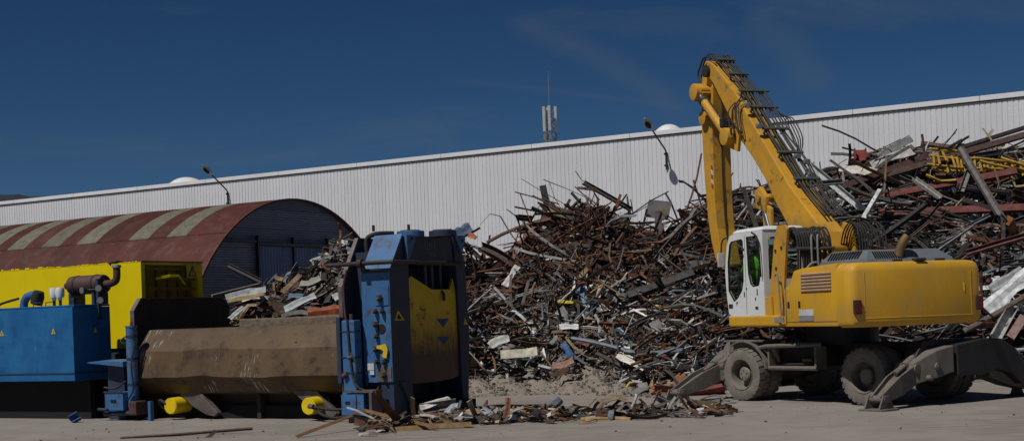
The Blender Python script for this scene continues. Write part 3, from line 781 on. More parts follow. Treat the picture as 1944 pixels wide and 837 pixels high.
MB().tube([(-.3, -.12, 2.95), (-.38, -.14, 2.6), (-.34, -.15, 1.9), (-.33, -.15, 1.65)], .025, 8, 4).build('hose', RUSTM, pr)
# right pillar with base box
c = MB().box(-.36, -.05, -.28, -.05, .55, 1.98).build('hydraulic_pillar', BLUE, pr, bevel=.03)
MB().cyl((-.2, -.16, 1.98), (-.2, -.16, 2.1), .04).build('nipple', RUSTM, c)
for z in (1.25, .95, 1.75): box(-.37, -.04, -.29, -.04, z, z + .025).build('clamp_ring', BLUED, c)
MB().tube([(-.2, -.3, 2.0), (-.17, -.31, 1.5), (-.12, -.31, 1.0), (-.02, -.33, .72), (.2, -.33, .62)], .022, 6, 5).build('hose', HOSE, c)
MB().tube([(-.14, -.31, 1.35), (-.02, -.33, 1.2), (.02, -.35, 1.0), (-.02, -.36, .8), (.12, -.36, .64)], .018, 6, 5).build('hose', HOSE, c)
MB().cyl((-.2, -.3, 1.25), (-.1, -.3, 1.28), .04).build('coupling', WORN, c)
MB().cyl((-.33, -.32, .9), (-.24, -.3, .95), .05).build('coupling', RUSTM, c)
box(-.52, -.42, -.25, -.14, .75, 2.05).build('side_rod', BLUED, pr, bevel=.02)
k = box(-.3, .22, -.42, -.12, .14, .58).build('base_box', BLUE, pr, bevel=.02)
box(-.3, .05, -.445, -.421, .16, .55).build('box_door', BLUE, k, bevel=.005)
MB().cyl((-.14, -.452, .4), (-.14, -.446, .4), .03).build('slot', BLACK, k)
box(-.2, -.09, -.456, -.446, .375, .425).build('slot', BLACK, k)
box(-.2, .45, -.44, -.1, .59, .63).build('box_shelf', WORN, k)
box(.36, .42, -.44, -.1, .12, .59).build('shelf_leg', WORN, k)
box(-.25, .3, -.3, .5, 0, .15).build('foot', WORN, pr)
box(-.02, FA - .01, .1, .65, 0, .745).build('head_foot', BLUED, pr)
box(-.02, FA - .52, 2.2, 2.6, 0, .745).build('head_foot', BLUED, pr)
MB().prism([(.2, .75), (.42, .75), (.85, .1), (.62, .1)], FA + .001, FA + .05, 'x').build('stiffener', BLUED, pr)

# ------------------------------------------------------------------ material handler (wheeled excavator)
ex = thing('wheeled_excavator', 'yellow wheeled excavator with white cab working at the scrap heap', 'excavator', UPPER.w(0, 0), UPPER.deg)
DROT = R(UNDER.deg - UPPER.deg)
_d = (UNDER.w(0, 0) - UPPER.w(0, 0))
DLOC = (_d.x*UPPER.e1[0] + _d.y*UPPER.e1[1], _d.x*UPPER.e2[0] + _d.y*UPPER.e2[1], 0)
def ub(mb, name, m, bevel=0.0, smooth=False):      # a part of the undercarriage
    return mb.build(name, m, ex, bevel, smooth, DROT, DLOC)

# chassis
ub(MB().prism([(-2.2, .62), (2.2, .62), (2.25, .9), (2.0, 1.15), (-2.0, 1.15), (-2.25, .9)], -.45, .45, 'y'), 'chassis', DARKST, .02)
ub(MB().lathe([(0, .02), (.72, .02), (.72, .4), (.6, .42), (0, .42)], (0, 0, 1.1), 'z', 32), 'turntable', DARKST)
for a in (1.6, -1.65):
    ub(MB().tube([(a, -1.25, .55), (a, -.5, .55), (a, 0, .6), (a, .5, .55), (a, 1.25, .55)], [.1, .14, .24, .14, .1], 12), 'axle', DUST, smooth=True)
# wheels
def tyre_mesh():
    t = MB()
    prof = [(.30, -.13), (.36, -.15), (.46, -.155), (.52, -.14), (.535, -.10), (.537, 0), (.535, .10), (.52, .14), (.46, .155), (.36, .15), (.30, .13)]
    t.lathe(prof, (0, 0, 0), 'y', 40)
    for k in range(26):
        for s in (-1, 1):
            q = 2*math.pi*(k + (.25 if s > 0 else -.25))/26
            c, sn = math.cos(q), math.sin(q)
            v = []
            for y in (s*.015, s*.15):
                for dq in (-.075, .075):
                    for r in (.525, .553 if abs(y) < .1 else .54):
                        qq = q + dq + (abs(y))*.35
                        v.append((r*math.cos(qq), y, r*math.sin(qq)))
            t.add(v, [(0,1,3,2),(4,6,7,5),(0,4,5,1),(2,3,7,6),(1,5,7,3),(0,2,6,4)])
    return t
tm = rm = hm_ = nm = None
def wheel(a, b, outer):
    global tm, rm, hm_, nm
    s = 1 if b > 0 else -1
    first = tm is None
    w = bpy.data.objects.new('wheel', None); w.empty_display_size = .2
    COL.objects.link(w); w.parent = ex
    c, sn = math.cos(DROT), math.sin(DROT)
    w.location = (DLOC[0] + a*c - b*sn, DLOC[1] + a*sn + b*c, .553)
    w.rotation_euler = (0, 0, DROT if s > 0 else DROT + math.pi)
    if first:
        tm = tyre_mesh().build('tyre', TYRE, w, smooth=True)
        rm = MB().lathe([(.305, -.13), (.31, .14), (.325, .15), (.32, .155), (.30, .14), (.285, .08), (.275, -.09), (.16, -.12), (.0, -.12)], (0, 0, 0), 'y', 32).build('rim', RIMM, w, smooth=True)
        hm_ = MB().lathe([(.165, -.12), (.155, .04), (.13, .065), (.0, .07)], (0, 0, 0), 'y', 24).build('hub', RIMM, w, smooth=True)
        for k in range(5):
            t = 2*math.pi*k/5 + .3
            MB().cyl((.085*math.cos(t), .065, .085*math.sin(t)), (.085*math.cos(t), .085, .075*math.sin(t)), .014, n=6).build('wheel_nut', DUST, w)
        cut = MB()
        for k in range(5):
            t = 2*math.pi*k/5
            cut.cyl((.215*math.cos(t), -.028, .215*math.sin(t)), (.215*math.cos(t), -.02, .215*math.sin(t)), .035, n=10)
        nm = None
    else:
        for o in (tm, rm, hm_):
            link_copy(o, w)
for a in (1.6, -1.65):
    for b in (1.2, .84, -.84, -1.2):
        wheel(a, b, abs(b) > 1)
# steps on the near side
st = ub(MB().tube([(1.15, 1.22, 1.1), (.9, 1.32, 1.13), (-.3, 1.32, 1.16), (-.5, 1.2, 1.16)], .045, 8), 'upper_step', DUST, smooth=True)
st = ub(box(-.42, .82, 1.0, 1.3, .67, .71), 'lower_step', DUST, .008)
for k in range(9): box(-.36 + k*.13, -.31 + k*.13, 1.02, 1.26, .711, .722).build('tread_bar', DARKST, st)
ub(MB().tube([(.85, 1.28, .69), (-.45, 1.28, .69)], .045, 8), 'step_tube', DUST, smooth=True)
for a in (-.45, .82): ub(box(a, a + .05, 1.0, 1.3, .67, 1.12), 'step_bracket', DUST)
ub(box(-.4, .8, .46, .95, .72, 1.1), 'tool_box', DARKST, .02)
ub(box(-.05, .2, .96, 1.0, .8, .86), 'tool_box_latch', YELW)
ub(MB().tube([(.9, 1.05, .78), (.4, 1.12, .76), (-.35, 1.08, .78)], .03, 8, 3), 'brake_hose', HOSE)
# front mudguard
ub(MB().loft([[(1.6 + r*math.cos(t), b, .56 + r*math.sin(t)) for r, b in ((.66, .62), (.69, .62), (.69, 1.3), (.66, 1.3))] for t in [R(60 + 11*i) for i in range(11)]]), 'mudguard', DUST)
ub(box(1.05, 2.2, .5, 1.25, 1.22, 1.26), 'front_deck', DUST, .01)
ub(MB().prism([(1.2, 1.0), (2.1, 1.0), (2.05, 1.22), (1.25, 1.22)], .5, 1.2, 'y'), 'front_deck_box', DUST, .01)
# stabilisers
def stabiliser(sa):
    """sa: +1 front, -1 rear. Beam across the chassis with a wing and a leg each side."""
    f = 2.62*sa
    o_, i_ = (2.34 if sa > 0 else -2.34), f
    lo, hi = min(o_, i_), max(o_, i_)
    ub(MB().prism([(-.95, .55), (.95, .55), (1.15, .72), (.75, 1.2), (-.75, 1.2), (-1.15, .72)], lo, hi, 'x'), 'stabiliser_beam', DARKST if sa < 0 else DUST, .02)  # rear beam takes the dark steel, its shade put into the colour
    ub(box(min(1.9*sa, lo), max(1.9*sa, hi) - .01*sa if sa < 0 else hi - .01, -.42, .42, .64, 1.12), 'beam_neck', DARKST)
    for sb in (1, -1):
        # swept wing: plan wedge, droops outwards
        if sa < 0 and sb < 0:        # far rear arm: one broad plate to the foot, its shade put into the dark colour
            ub(MB().prism([(.22, 1.10), (.2, .52), (-.54, .50), (-1.0, .6), (-1.4, .5), (-1.75, .26), (-2.02, .28), (-1.92, .6), (-1.6, .95), (-1.15, 1.17), (-.6, 1.2)], -2.96, -2.36, 'x'), 'stabiliser_arm', DARKST, .03)
        w = MB()
        def ring(b, a0, a1, z0, z1): return [(a0, b, z0), (a1, b, z0), (a1, b, z1), (a0, b, z1)]
        w.loft([ring(sb*.3, 2.36*sa, 2.95*sa, .60, 1.10), ring(sb*.72, 2.34*sa, 2.88*sa, .50, 1.02), ring(sb*1.18, 2.32*sa, 2.72*sa, .40, .80)])
        if sa < 0 and sb < 0: continue_wing = False
        else: continue_wing = True
        wo = ub(w, 'stabiliser_wing', DUST, .025) if continue_wing else None
        for (b, z, r) in (((.72, .72, .07), (.92, .52, .055)) if wo else ()):
            q = MB().cyl((2.88*sa if b < .8 else 2.82*sa, sb*b, z), (2.92*sa, sb*b, z), r, n=16)
            q.build('pin_boss', DUST, wo, smooth=True)
            MB().cyl((2.92*sa, sb*b, z), (2.94*sa, sb*b, z), r*.55, n=12).build('pin', WORN, wo)
        # leg: two cheeks with a web, sloping down to the foot
        p0 = Vector((2.55*sa, sb*1.12, .66)); p1 = Vector((2.7*sa, sb*2.16, .2))
        lg = MB()
        dz = Vector((0, 0, 1))
        for off in (-.17, .13):
            ring0 = [(p0.x + off*sa, p0.y - sb*.08, .80), (p0.x + (off + .04)*sa, p0.y - sb*.08, .80), (p0.x + (off + .04)*sa, p0.y - sb*.05, .42), (p0.x + off*sa, p0.y - sb*.05, .42)]
            pm_ = p0.lerp(p1, .5)
            ring1 = [(pm_.x + off*sa, pm_.y, pm_.z + .16), (pm_.x + (off + .04)*sa, pm_.y, pm_.z + .16), (pm_.x + (off + .04)*sa, pm_.y - sb*.05, pm_.z - .19), (pm_.x + off*sa, pm_.y - sb*.05, pm_.z - .19)]
            ring2 = [(p1.x + off*sa*.7, p1.y + sb*.08, p1.z + .06), (p1.x + (off*.7 + .04)*sa, p1.y + sb*.08, p1.z + .06), (p1.x + (off*.7 + .04)*sa, p1.y + sb*.02, p1.z - .09), (p1.x + off*.7*sa, p1.y + sb*.02, p1.z - .09)]
            lg.loft([ring0, ring1, ring2])
        lg.loft([[(p.x - .14*sa, p.y, p.z + h0), (p.x + .14*sa, p.y, p.z + h0), (p.x + .14*sa, p.y, p.z + h0 - .06), (p.x - .14*sa, p.y, p.z + h0 - .06)] for p, h0 in ((p0, .06), (p0.lerp(p1, .5), .06), (p1, .02))])
        lo_ = ub(lg, 'stabiliser_leg', DUST, .008)
        MB().cyl((p0.x - .26*sa, p0.y, .7), (p0.x + .22*sa, p0.y, .7), .085, n=16).build('upper_pin', DUST, lo_, smooth=True)
        MB().cyl((p1.x - .2*sa, p1.y, p1.z), (p1.x + .2*sa, p1.y, p1.z), .07, n=16).build('foot_pin', DUST, lo_, smooth=True)
        MB().cyl((p1.x - .22*sa, p1.y, p1.z), (p1.x - .2*sa, p1.y, p1.z), .04, n=12).build('pin_end', WORN, lo_)
        ft = MB()
        ft.prism([(p1.x - .27, p1.y - .24), (p1.x + .27, p1.y - .24), (p1.x + .3, p1.y - .16), (p1.x + .3, p1.y + .16), (p1.x + .27, p1.y + .24), (p1.x - .27, p1.y + .24), (p1.x - .3, p1.y + .16), (p1.x - .3, p1.y - .16)], .002, .035, 'z')
        for off in (-.19, .15): ft.prism([(p1.y - .2, .034), (p1.y + .2, .034), (p1.y + .08, .27), (p1.y - .08, .27)], p1.x + off, p1.x + off + .035, 'x')
        ub(ft, 'stabiliser_foot', DUST, .006)
        # ram between wing and leg
        r0 = Vector((2.5*sa, sb*.7, 1.0)); r1 = Vector((2.56*sa, sb*1.5, .62))
        ub(MB().cyl(r0, r0.lerp(r1, .65), .075).cyl(r0.lerp(r1, .6), r1, .045), 'stabiliser_ram', DUST, smooth=True)
stabiliser(-1); stabiliser(1)

# ---- upper structure
def up(mb, name, m, bevel=0.0, smooth=False, parent=None): return mb.build(name, m, parent or ex, bevel, smooth)
up(box(-2.2, 1.75, -1.4, 1.42, 1.53, 1.74), 'deck', YEL, .02)
up(box(-2.0, 1.2, -1.0, 1.0, 1.50, 1.56), 'belly_plate', DARKST)
up(box(-.2, 1.85, 1.2, 1.5, 1.55, 1.76), 'side_sill', YEL, .03)
# left side housing
hs = up(MB().prism([(-2.32, 1.53), (-.55, 1.53), (-.42, 1.6), (-.42, 2.28), (-.62, 2.34), (-.74, 2.5), (-.82, 2.62), (-1.1, 2.655), (-2.32, 2.70)], .85, 1.5, 'y'), 'side_housing', YEL, .035, True)
vt = up(box(-2.16, -1.07, 1.488, 1.498, 2.19, 2.58), 'vent_panel', BLACK, 0, False, hs)
for k in range(6):
    z = 2.205 + k*.062
    up(MB().prism([(1.499, z), (1.528, z + .004), (1.528, z + .03), (1.499, z + .04)], -2.14, -1.09, 'x'), 'louvre', GRILLE, 0, False, hs)
for a in (-.6, -1.0):
    l = up(box(a - .035, a + .035, 1.502, 1.512, 1.9, 2.02), 'latch', BLACK, .004, False, hs)
    up(box(a - .012, a + .012, 1.513, 1.522, 1.93, 1.99), 'latch_key', CHROME, 0, False, hs)
up(box(-1.5, -.98, 1.502, 1.507, 1.74, 1.86), 'label_plate', WHITEP, 0, False, hs)
up(box(-1.5, -.98, 1.502, 1.507, 1.64, 1.735), 'label_plate', GREYP, 0, False, hs)
up(box(-.52, -.5, 1.501, 1.506, 1.58, 2.28), 'panel_gap', BLACK, 0, False, hs)
up(box(-2.3, -.52, 1.501, 1.505, 1.618, 1.626), 'panel_gap', DARKST, 0, False, hs)
up(box(-.38, -.05, 1.502, 1.507, 1.62, 1.72), 'model_plate', GREYP, 0, False, hs)
# counterweight
rg = []
def cw(z, inset, rear):
    pts = []
    y0, y1 = -1.45 + inset, 1.5 - inset
    x0 = -2.3
    pts.append((x0, y1)); pts.append((-2.55 + inset*.4, y1))
    for k in range(7):
        t = R(90 - 90*k/6); pts.append((-2.55 - .2*math.cos(t) + inset*.6 + rear*0, y1 - .2 + .2*math.sin(t)))
    m = 10
    for k in range(1, m):
        y = (y1 - .2) + (y0 - y1 + .4)*k/m
        u = 2*k/m - 1
        pts.append((-2.75 - .12*(1 - u*u) + inset*.6, y))
    for k in range(7):
        t = R(90*k/6); pts.append((-2.55 - .2*math.cos(t) + inset*.6, y0 + .2 - .2*math.sin(t)))
    pts.append((-2.55 + inset*.4, y0)); pts.append((x0, y0))
    return [(px, py, z) for px, py in pts]
cwm = MB().loft([cw(1.50, .10, 0), cw(1.56, .02, 0), cw(1.62, .0, 0), cw(2.52, .0, 0), cw(2.62, .03, 0), cw(2.67, .09, 0), cw(2.69, .2, 0)])
cwo = up(cwm, 'counterweight', YEL, 0, True)
for y in (1.36, -1.33):
    l = up(box(-2.80, -2.72, y - .07, y + .07, 1.74, 2.0), 'tail_lamp_housing', DARKST, .01, False, cwo)
    up(box(-2.815, -2.80, y - .05, y + .05, 1.76, 1.98), 'tail_lamp', REDL, .004, False, cwo)
# raised panel border on the rear face
def rear_x(y):
    u = (y - .025)/1.275
    return -2.75 - .12*max(0, 1 - u*u)
for z in (1.66,):
    pts = [(rear_x(y) - .001, y, z) for y in [1.2 - 2.4*i/12 for i in range(13)]]
    up(MB().tube(pts, .008, 5), 'panel_seam', YELW, 0, False, cwo)
for y in (1.2, -1.15):
    up(MB().tube([(rear_x(y) - .001, y, 1.66), (rear_x(y) - .001, y, 2.5)], .007, 5), 'panel_seam', YELW, 0, False, cwo)
up(MB().tube([(rear_x(-.97) - .002, -.97, 2.1), (rear_x(-.97) - .002, -.97, 2.26)], .01, 5), 'reflector_strip', WARN, 0, False, cwo)
up(box(-2.86, -2.72, -.1, .12, 2.688, 2.74), 'lifting_lug', DARKST, .01, False, cwo)
# right side body and engine deck
up(box(-2.3, -.4, -1.42, .84, 1.72, 2.64), 'engine_bay', YEL, .03)
up(box(-.4, 1.3, -1.42, -.4, 1.72, 2.3), 'tank_box', YEL, .04)
hd_ = up(MB().loft([[(-2.6, 1.02, 2.66), (-.92, 1.02, 2.66), (-.92, -.95, 2.66), (-2.6, -.95, 2.66)],
                   [(-2.55, 1.0, 2.76), (-1.0, 1.0, 2.76), (-1.0, -.92, 2.76), (-2.55, -.92, 2.76)],
                   [(-2.4, .86, 2.93), (-1.2, .86, 2.95), (-1.2, -.68, 2.95), (-2.4, -.68, 2.93)]]), 'engine_hood', GRY, .02)
for k in range(14):
    y = .80 - k*.05
    up(MB().add([(-2.455, y, 2.895), (-2.455, y - .022, 2.895), (-2.565, y - .022, 2.775), (-2.565, y, 2.775), (-2.43, y, 2.885), (-2.43, y - .022, 2.885), (-2.54, y - .022, 2.765), (-2.54, y, 2.765)],
                [(0, 1, 2, 3), (7, 6, 5, 4), (0, 4, 5, 1), (1, 5, 6, 2), (2, 6, 7, 3), (3, 7, 4, 0)]), 'hood_slot', BLACK, 0, False, hd_)
for k in range(12):
    a = -1.25 - k*.09
    up(MB().add([(a, .90, 2.925), (a - .04, .90, 2.925), (a - .04, 1.005, 2.785), (a, 1.005, 2.785), (a, .87, 2.9), (a - .04, .87, 2.9), (a - .04, .98, 2.77), (a, .98, 2.77)],
                [(0, 1, 2, 3), (7, 6, 5, 4), (0, 4, 5, 1), (1, 5, 6, 2), (2, 6, 7, 3), (3, 7, 4, 0)]), 'hood_slot', BLACK, 0, False, hd_)
for y in (.35, -.6): up(box(-2.62, -2.5, y - .1, y + .1, 2.70, 2.735), 'hinge', DARKST, .005, False, hd_)
EXH = mat('scorched_pipe', (0.2, 0.12, 0.04), (0.10, 0.065, 0.035), 6, .6, .2, rust=.3)
xo = up(MB().tube([(-2.48, .24, 2.78), (-2.5, .2, 2.95), (-2.53, .14, 3.08), (-2.56, .08, 3.16)], .085, 14, 3), 'exhaust_pipe', EXH, 0, True)
MB().tube([(-2.558, .083, 3.155), (-2.566, .07, 3.172)], .072, 12).build('pipe_mouth', BLACK, xo)
# cab
CX0, CX1, CY0, CY1 = .36, 1.95, .5, 1.48
cb = bpy.data.objects.new('cab', None); COL.objects.link(cb); cb.parent = ex; cb.empty_display_size = .3
outer = [(.36, 1.76), (1.72, 1.76), (1.86, 1.82), (1.93, 2.2), (1.97, 2.7), (1.86, 3.25), (1.74, 3.45), (1.5, 3.5), (.36, 3.5)]
door_w = [(1.84, 2.3), (1.62, 2.07), (1.45, 2.14), (1.26, 2.3), (1.18, 2.5), (1.16, 3.32), (1.22, 3.37), (1.66, 3.34), (1.74, 3.28), (1.84, 2.9)]
rear_w = [(1.02, 3.40), (.98, 2.62), (.90, 2.42), (.80, 2.36), (.56, 2.38), (.50, 2.5), (.52, 3.0), (.56, 3.40)]
MB().plate(outer, [door_w, rear_w], CY1 - .05, CY1, lambda u, v, t: (u, t, v)).build('left_side', WHT, cb)
MB().plate(outer, [[(1.84, 2.3), (1.62, 2.1), (.6, 2.3), (.5, 2.5), (.52, 3.36), (1.66, 3.34), (1.84, 2.9)]], CY0, CY0 + .05, lambda u, v, t: (u, t, v)).build('right_side', WHT, cb)
MB().plate([(CY0 + .05, 1.76), (CY1 - .05, 1.76), (CY1 - .05, 3.5), (CY0 + .05, 3.5)], [[(CY0 + .15, 2.5), (CY1 - .13, 2.5), (CY1 - .13, 3.36), (CY0 + .15, 3.36)]], .36, .41, lambda u, v, t: (t, u, v)).build('rear_wall', WHT, cb)
MB().loft([[(.34, CY0, 3.502), (1.62, CY0, 3.502), (1.62, CY1 + .01, 3.502), (.34, CY1 + .01, 3.502)], [(.38, CY0 + .04, 3.57), (1.5, CY0 + .04, 3.57), (1.5, CY1 - .05, 3.57), (.38, CY1 - .05, 3.57)], [(.5, CY0 + .15, 3.59), (1.35, CY0 + .15, 3.59), (1.35, CY1 - .2, 3.59), (.5, CY1 - .2, 3.59)]]).build('roof', WHT, cb, .02, True)
box(.42, 1.75, CY0 + .05, CY1 - .05, 1.76, 1.84).build('cab_floor', DARKST, cb)
for nm_, w, in (('door_glass', door_w), ('quarter_glass', rear_w)):
    go = MB().plate(w, [], CY1 - .03, CY1 - .022, lambda u, v, t: (u, t, v)).build(nm_, GLASS, cb)
    inn = [(u + (sum(p[0] for p in w)/len(w) - u)*.055, v + (sum(p[1] for p in w)/len(w) - v)*.035) for u, v in w]
    MB().plate(w, [inn], CY1 - .02, CY1 + .006, lambda u, v, t: (u, t, v)).build('window_seal', BLACK, go)
box(.38, .386, CY0 + .12, CY1 - .1, 2.46, 3.4).build('rear_glass', GLASS, cb)
box(.365, .379, 1.12, 1.34, 3.2, 3.31).build('window_sticker', mat('pale_cyan_sticker', (.25, .45, .5), None, 5, .5), cb)
MB().add([(1.93, CY0 + .06, 1.9), (1.93, CY1 - .06, 1.9), (1.97, CY1 - .06, 2.7), (1.97, CY0 + .06, 2.7), (1.76, CY1 - .06, 3.44), (1.76, CY0 + .06, 3.44)], [(0, 1, 2, 3), (3, 2, 4, 5)]).build('windscreen', GLASS, cb)
MB().tube([(.4, CY1 + .04, 2.55), (.38, CY1 + .06, 2.7), (.44, CY1 + .06, 3.3), (.7, CY1 + .05, 3.47)], .018, 8, 4).build('grab_rail', BLACK, cb)
box(1.085, 1.095, CY1 + .001, CY1 + .004, 1.8, 3.44).build('door_gap', DARKST, cb)
box(1.68, 1.84, CY1 + .001, CY1 + .012, 1.94, 2.02).build('door_lock', DARKST, cb)
box(.62, .72, CY1 + .001, CY1 + .012, 1.9, 1.95).build('door_lock', DARKST, cb)
for (a, z, h) in ((.62, 2.18, .13), (.7, 2.08, .06), (1.15, 2.16, .1), (1.06, 2.3, .05), (1.12, 3.12, .05), (1.14, 2.98, .06)):
    box(a, a + .035, CY1 + .001, CY1 + .006, z, z + h).build('marking', DARKST, cb)
MB().tube([(1.45, CY1 + .012, 2.06), (1.5, CY1 + .012, 2.06), (1.5, CY1 + .012, 2.0)], .01, 5).build('door_mark', GREYP, cb)
mr_ = MB().tube([(1.75, CY1 - .02, 3.42), (2.0, CY1 + .05, 3.3), (2.02, CY1 + .06, 2.2), (1.9, CY1, 1.8)], .016, 6, 4).build('mirror_rail', BLACK, cb)
box(2.0, 2.04, CY1 - .02, CY1 + .14, 2.82, 3.12).build('mirror', WHITEP, cb, .01)
for k in range(5): MB().cyl((.5, CY1 - .12 - k*.0 + .0, 3.5), (.5, CY1 - .12, 3.501 + .002), .01).v
se = box(1.05, 1.45, .88, 1.32, 2.36, 2.5).build('seat', CLOTH, cb, .05)
MB().loft([[(.96, .92, 2.42), (1.04, .92, 2.42), (1.04, 1.28, 2.42), (.96, 1.28, 2.42)], [(.88, .94, 2.8), (.96, .94, 2.8), (.96, 1.26, 2.8), (.88, 1.26, 2.8)]]).build('backrest', CLOTH, cb, .04)
box(1.08, 1.4, .95, 1.25, 1.84, 2.36).build('seat_base', DARKST, cb)
for y in (.7, ): box(1.05, 1.5, y, y + .1, 2.45, 2.56).build('control_console', DARKST, cb, .02)
MB().tube([(1.85, 1.0, 1.84), (1.8, 1.0, 2.3), (1.74, 1.0, 2.55)], .035, 8).build('steering_column', DARKST, cb)
MB().tube([(1.74 + .17*math.sin(t)*.5, 1.0 + .18*math.cos(t), 2.57 + .17*math.sin(t)*.5) for t in [i*math.pi/8 for i in range(17)]], .015, 6).build('steering_wheel', BLACK, cb)
# mast plate beside the cab with a slim grab pipe
ps = up(MB().prism([(.34, 1.74), (-.2, 1.74), (-.24, 1.95), (-.5, 3.46), (-.42, 3.55), (-.12, 3.55), (.02, 3.2)], 1.36, 1.42, 'y'), 'guard_plate', YELW, .008)
for (a, z) in ((-.05, 3.05), (-.28, 3.1), (-.05, 2.7)): MB().cyl((a, 1.42, z), (a, 1.44, z), .03).build('bolt', DARKST, ps)
up(MB().prism([(.5, 1.7), (.1, 1.7), (.12, 2.15), (.42, 2.12)], 1.43, 1.47, 'y'), 'sill_bracket', YEL, .008)
up(MB().tube([(-.3, 1.5, 1.75), (-.28, 1.53, 2.5), (-.22, 1.53, 2.58), (-.12, 1.5, 2.55)], .016, 8, 3), 'grab_pipe', GREYP, 0, True)
up(MB().tube([(-.5, 1.5, 1.72), (-.5, 1.5, 2.3)], .016, 8), 'grab_pipe', GREYP, 0, True)
# hose bundle over the deck: arches fore and aft
for k in range(14):
    y = 1.26 - k*.058; r = rr.uniform(-.04, .04)
    up(MB().tube([(-.55 + r, y, 2.3), (-.62 + r, y, 2.7), (-.62 + r*.5, y, 3.2 + r), (-.45, y, 3.46 + r*.6), (-.15, y - .05, 3.42 + r*.5), (.1, y*.6, 3.1), (.2, y*.5, 2.7)], .02, 7, 4), 'hose', HOSE, 0, True)
up(MB().tube([(-.66, 1.32, 3.06), (-.68, .9, 3.05), (-.66, .45, 3.06)], .03, 8), 'hose_clamp_bar', STEELG, 0, True)
for y in (1.0, .86): up(MB().tube([(-.72, y, 2.4), (-.7, y, 3.15), (-.66, y - .04, 3.32), (-.6, y - .07, 3.2)], .02, 7, 3), 'steel_line', GREYP, 0, True)
up(MB().tube([(-.75, 1.2, 2.45), (-.76, 1.18, 2.62), (-.74, 1.05, 2.75), (-.74, .92, 2.78)], .022, 7, 4), 'steel_line', GREYP, 0, True)
for k in range(11):
    y = -.08 - k*.062; r = rr.uniform(-.05, .05)
    up(MB().tube([(-.75 + r, y + .02, 2.6), (-.78 + r, y, 3.0), (-.7, y, 3.4 + r), (-.45, y, 3.55 + r), (-.2, y, 3.4), (-.05, y, 3.0), (0, y, 2.7)], .016, 7, 4), 'hose', HOSE, 0, True)
up(MB().prism([(.35, 2.1), (-.4, 2.1), (-.2, 3.3), (-.1, 3.55), (.15, 3.62), (.3, 3.4)], .30, .36, 'y'), 'boom_bracket', YELW, .01)
up(MB().prism([(.35, 2.1), (-.4, 2.1), (-.2, 3.3), (-.1, 3.55), (.15, 3.62), (.3, 3.4)], -.36, -.30, 'y'), 'boom_bracket', YELW, .01)
up(box(-.4, .4, -.36, .36, 1.72, 2.3), 'boom_foot_block', YELW, .02)

# ---- boom
BY = .25
prof = [(-.05, 2.7), (-.12, 3.1), (.02, 3.42), (.33, 3.68), (1.27, 4.47), (2.46, 5.72), (3.49, 6.84), (4.45, 7.62), (4.68, 7.74), (4.82, 7.62), (4.78, 7.42),
        (4.5, 7.2), (3.97, 6.55), (3.55, 6.05), (3.3, 5.72), (2.85, 5.32), (2.29, 4.76), (1.85, 4.15), (1.3, 3.55), (.5, 2.75)]
bo = up(MB().prism(prof, -BY, BY, 'y'), 'boom', YELW, .03)
for s in (-1, 1): up(MB().prism([(.35 + (p[0] - .35)*.0 + q[0], q[1]) for p, q in (((0, 0), (.1, 0)),)] if False else [(1.6, 4.62), (1.95, 4.98), (3.3, 6.45), (3.2, 6.5), (1.85, 5.05), (1.5, 4.7)], s*(BY + .001), s*(BY + .012), 'y'), 'stiffener', YELW, 0, False, bo)
# lugs for the stick ram
up(MB().prism([(3.4, 5.5), (3.95, 5.75), (3.98, 6.2), (3.7, 6.3), (3.25, 5.9)], -.36, -.26, 'y'), 'ram_lug', YELW, .01, False, bo)
up(MB().prism([(3.3, 5.45), (3.75, 5.6), (3.85, 5.95), (3.6, 6.2), (3.2, 5.85)], .255, .33, 'y'), 'ram_lug', YELW, .01, False, bo)
up(MB().cyl((3.58, .2, 5.82), (3.58, .52, 5.82), .2, n=24), 'ram_boss', YELW, .015, True, bo)
# boom hoist rams and their lugs near the boom root
for s in (-1, 1):
    r0, r1 = Vector((1.05, s*.48, 2.0)), Vector((2.12, s*.44, 4.28))
    up(MB().cyl(r0, r0.lerp(r1, .62), .12, n=18), 'hoist_ram', YELW, 0, True)
    up(MB().cyl(r0.lerp(r1, .6), r1, .065, n=14), 'hoist_rod', CHROME, 0, True)
    up(MB().prism([(1.9, 3.95), (2.28, 4.1), (2.34, 4.45), (2.1, 4.55), (1.85, 4.3)], min(s*.40, s*.5), max(s*.40, s*.5), 'y'), 'rod_eye', YELW, .02, True)
up(MB().cyl((2.12, -.55, 4.3), (2.12, .55, 4.3), .09, n=18), 'hoist_pin', YELW, 0, True)
up(MB().prism([(1.75, 3.35), (2.05, 3.5), (2.1, 4.0), (1.95, 4.15), (1.75, 4.05)], .36, .46, 'y'), 'hoist_head', YELW, .03)
# ---- stick hanging from the boom tip
sy = .18
sp = [(4.72, 7.75), (4.95, 7.78), (5.12, 7.55), (5.2, 7.0), (5.26, 6.3), (5.2, 5.0), (5.1, 4.1), (4.98, 3.55), (4.8, 3.1), (4.62, 2.9), (4.45, 2.95), (4.55, 3.3), (4.68, 3.8), (4.74, 4.4), (4.74, 6.0), (4.66, 6.7), (4.6, 7.4)]
sk = up(MB().prism(sp, -.30, sy, 'y'), 'stick', YELW, .02)
up(MB().cyl((4.83, -.42, 7.07), (4.83, .42, 7.07), .10, n=18), 'stick_ram_pin', YELW, 0, True)
up(MB().cyl((4.98, .2, 7.05), (4.98, .52, 7.05), .2, n=26), 'stick_drum', YELW, .02, True)
up(MB().prism([(4.7, 7.0), (5.15, 7.25), (5.12, 6.85), (4.95, 6.8)], .185, .4, 'y'), 'stick_lug', YELW, .015)
up(MB().cyl((5.0, -.34, 6.45), (5.0, .3, 6.45), .17, n=22), 'stick_bush', YELW, .015, True)
up(MB().cyl((4.72, -.36, 7.5), (4.72, .33, 7.5), .14, n=22), 'boom_tip_pin', DARKST, 0, True)
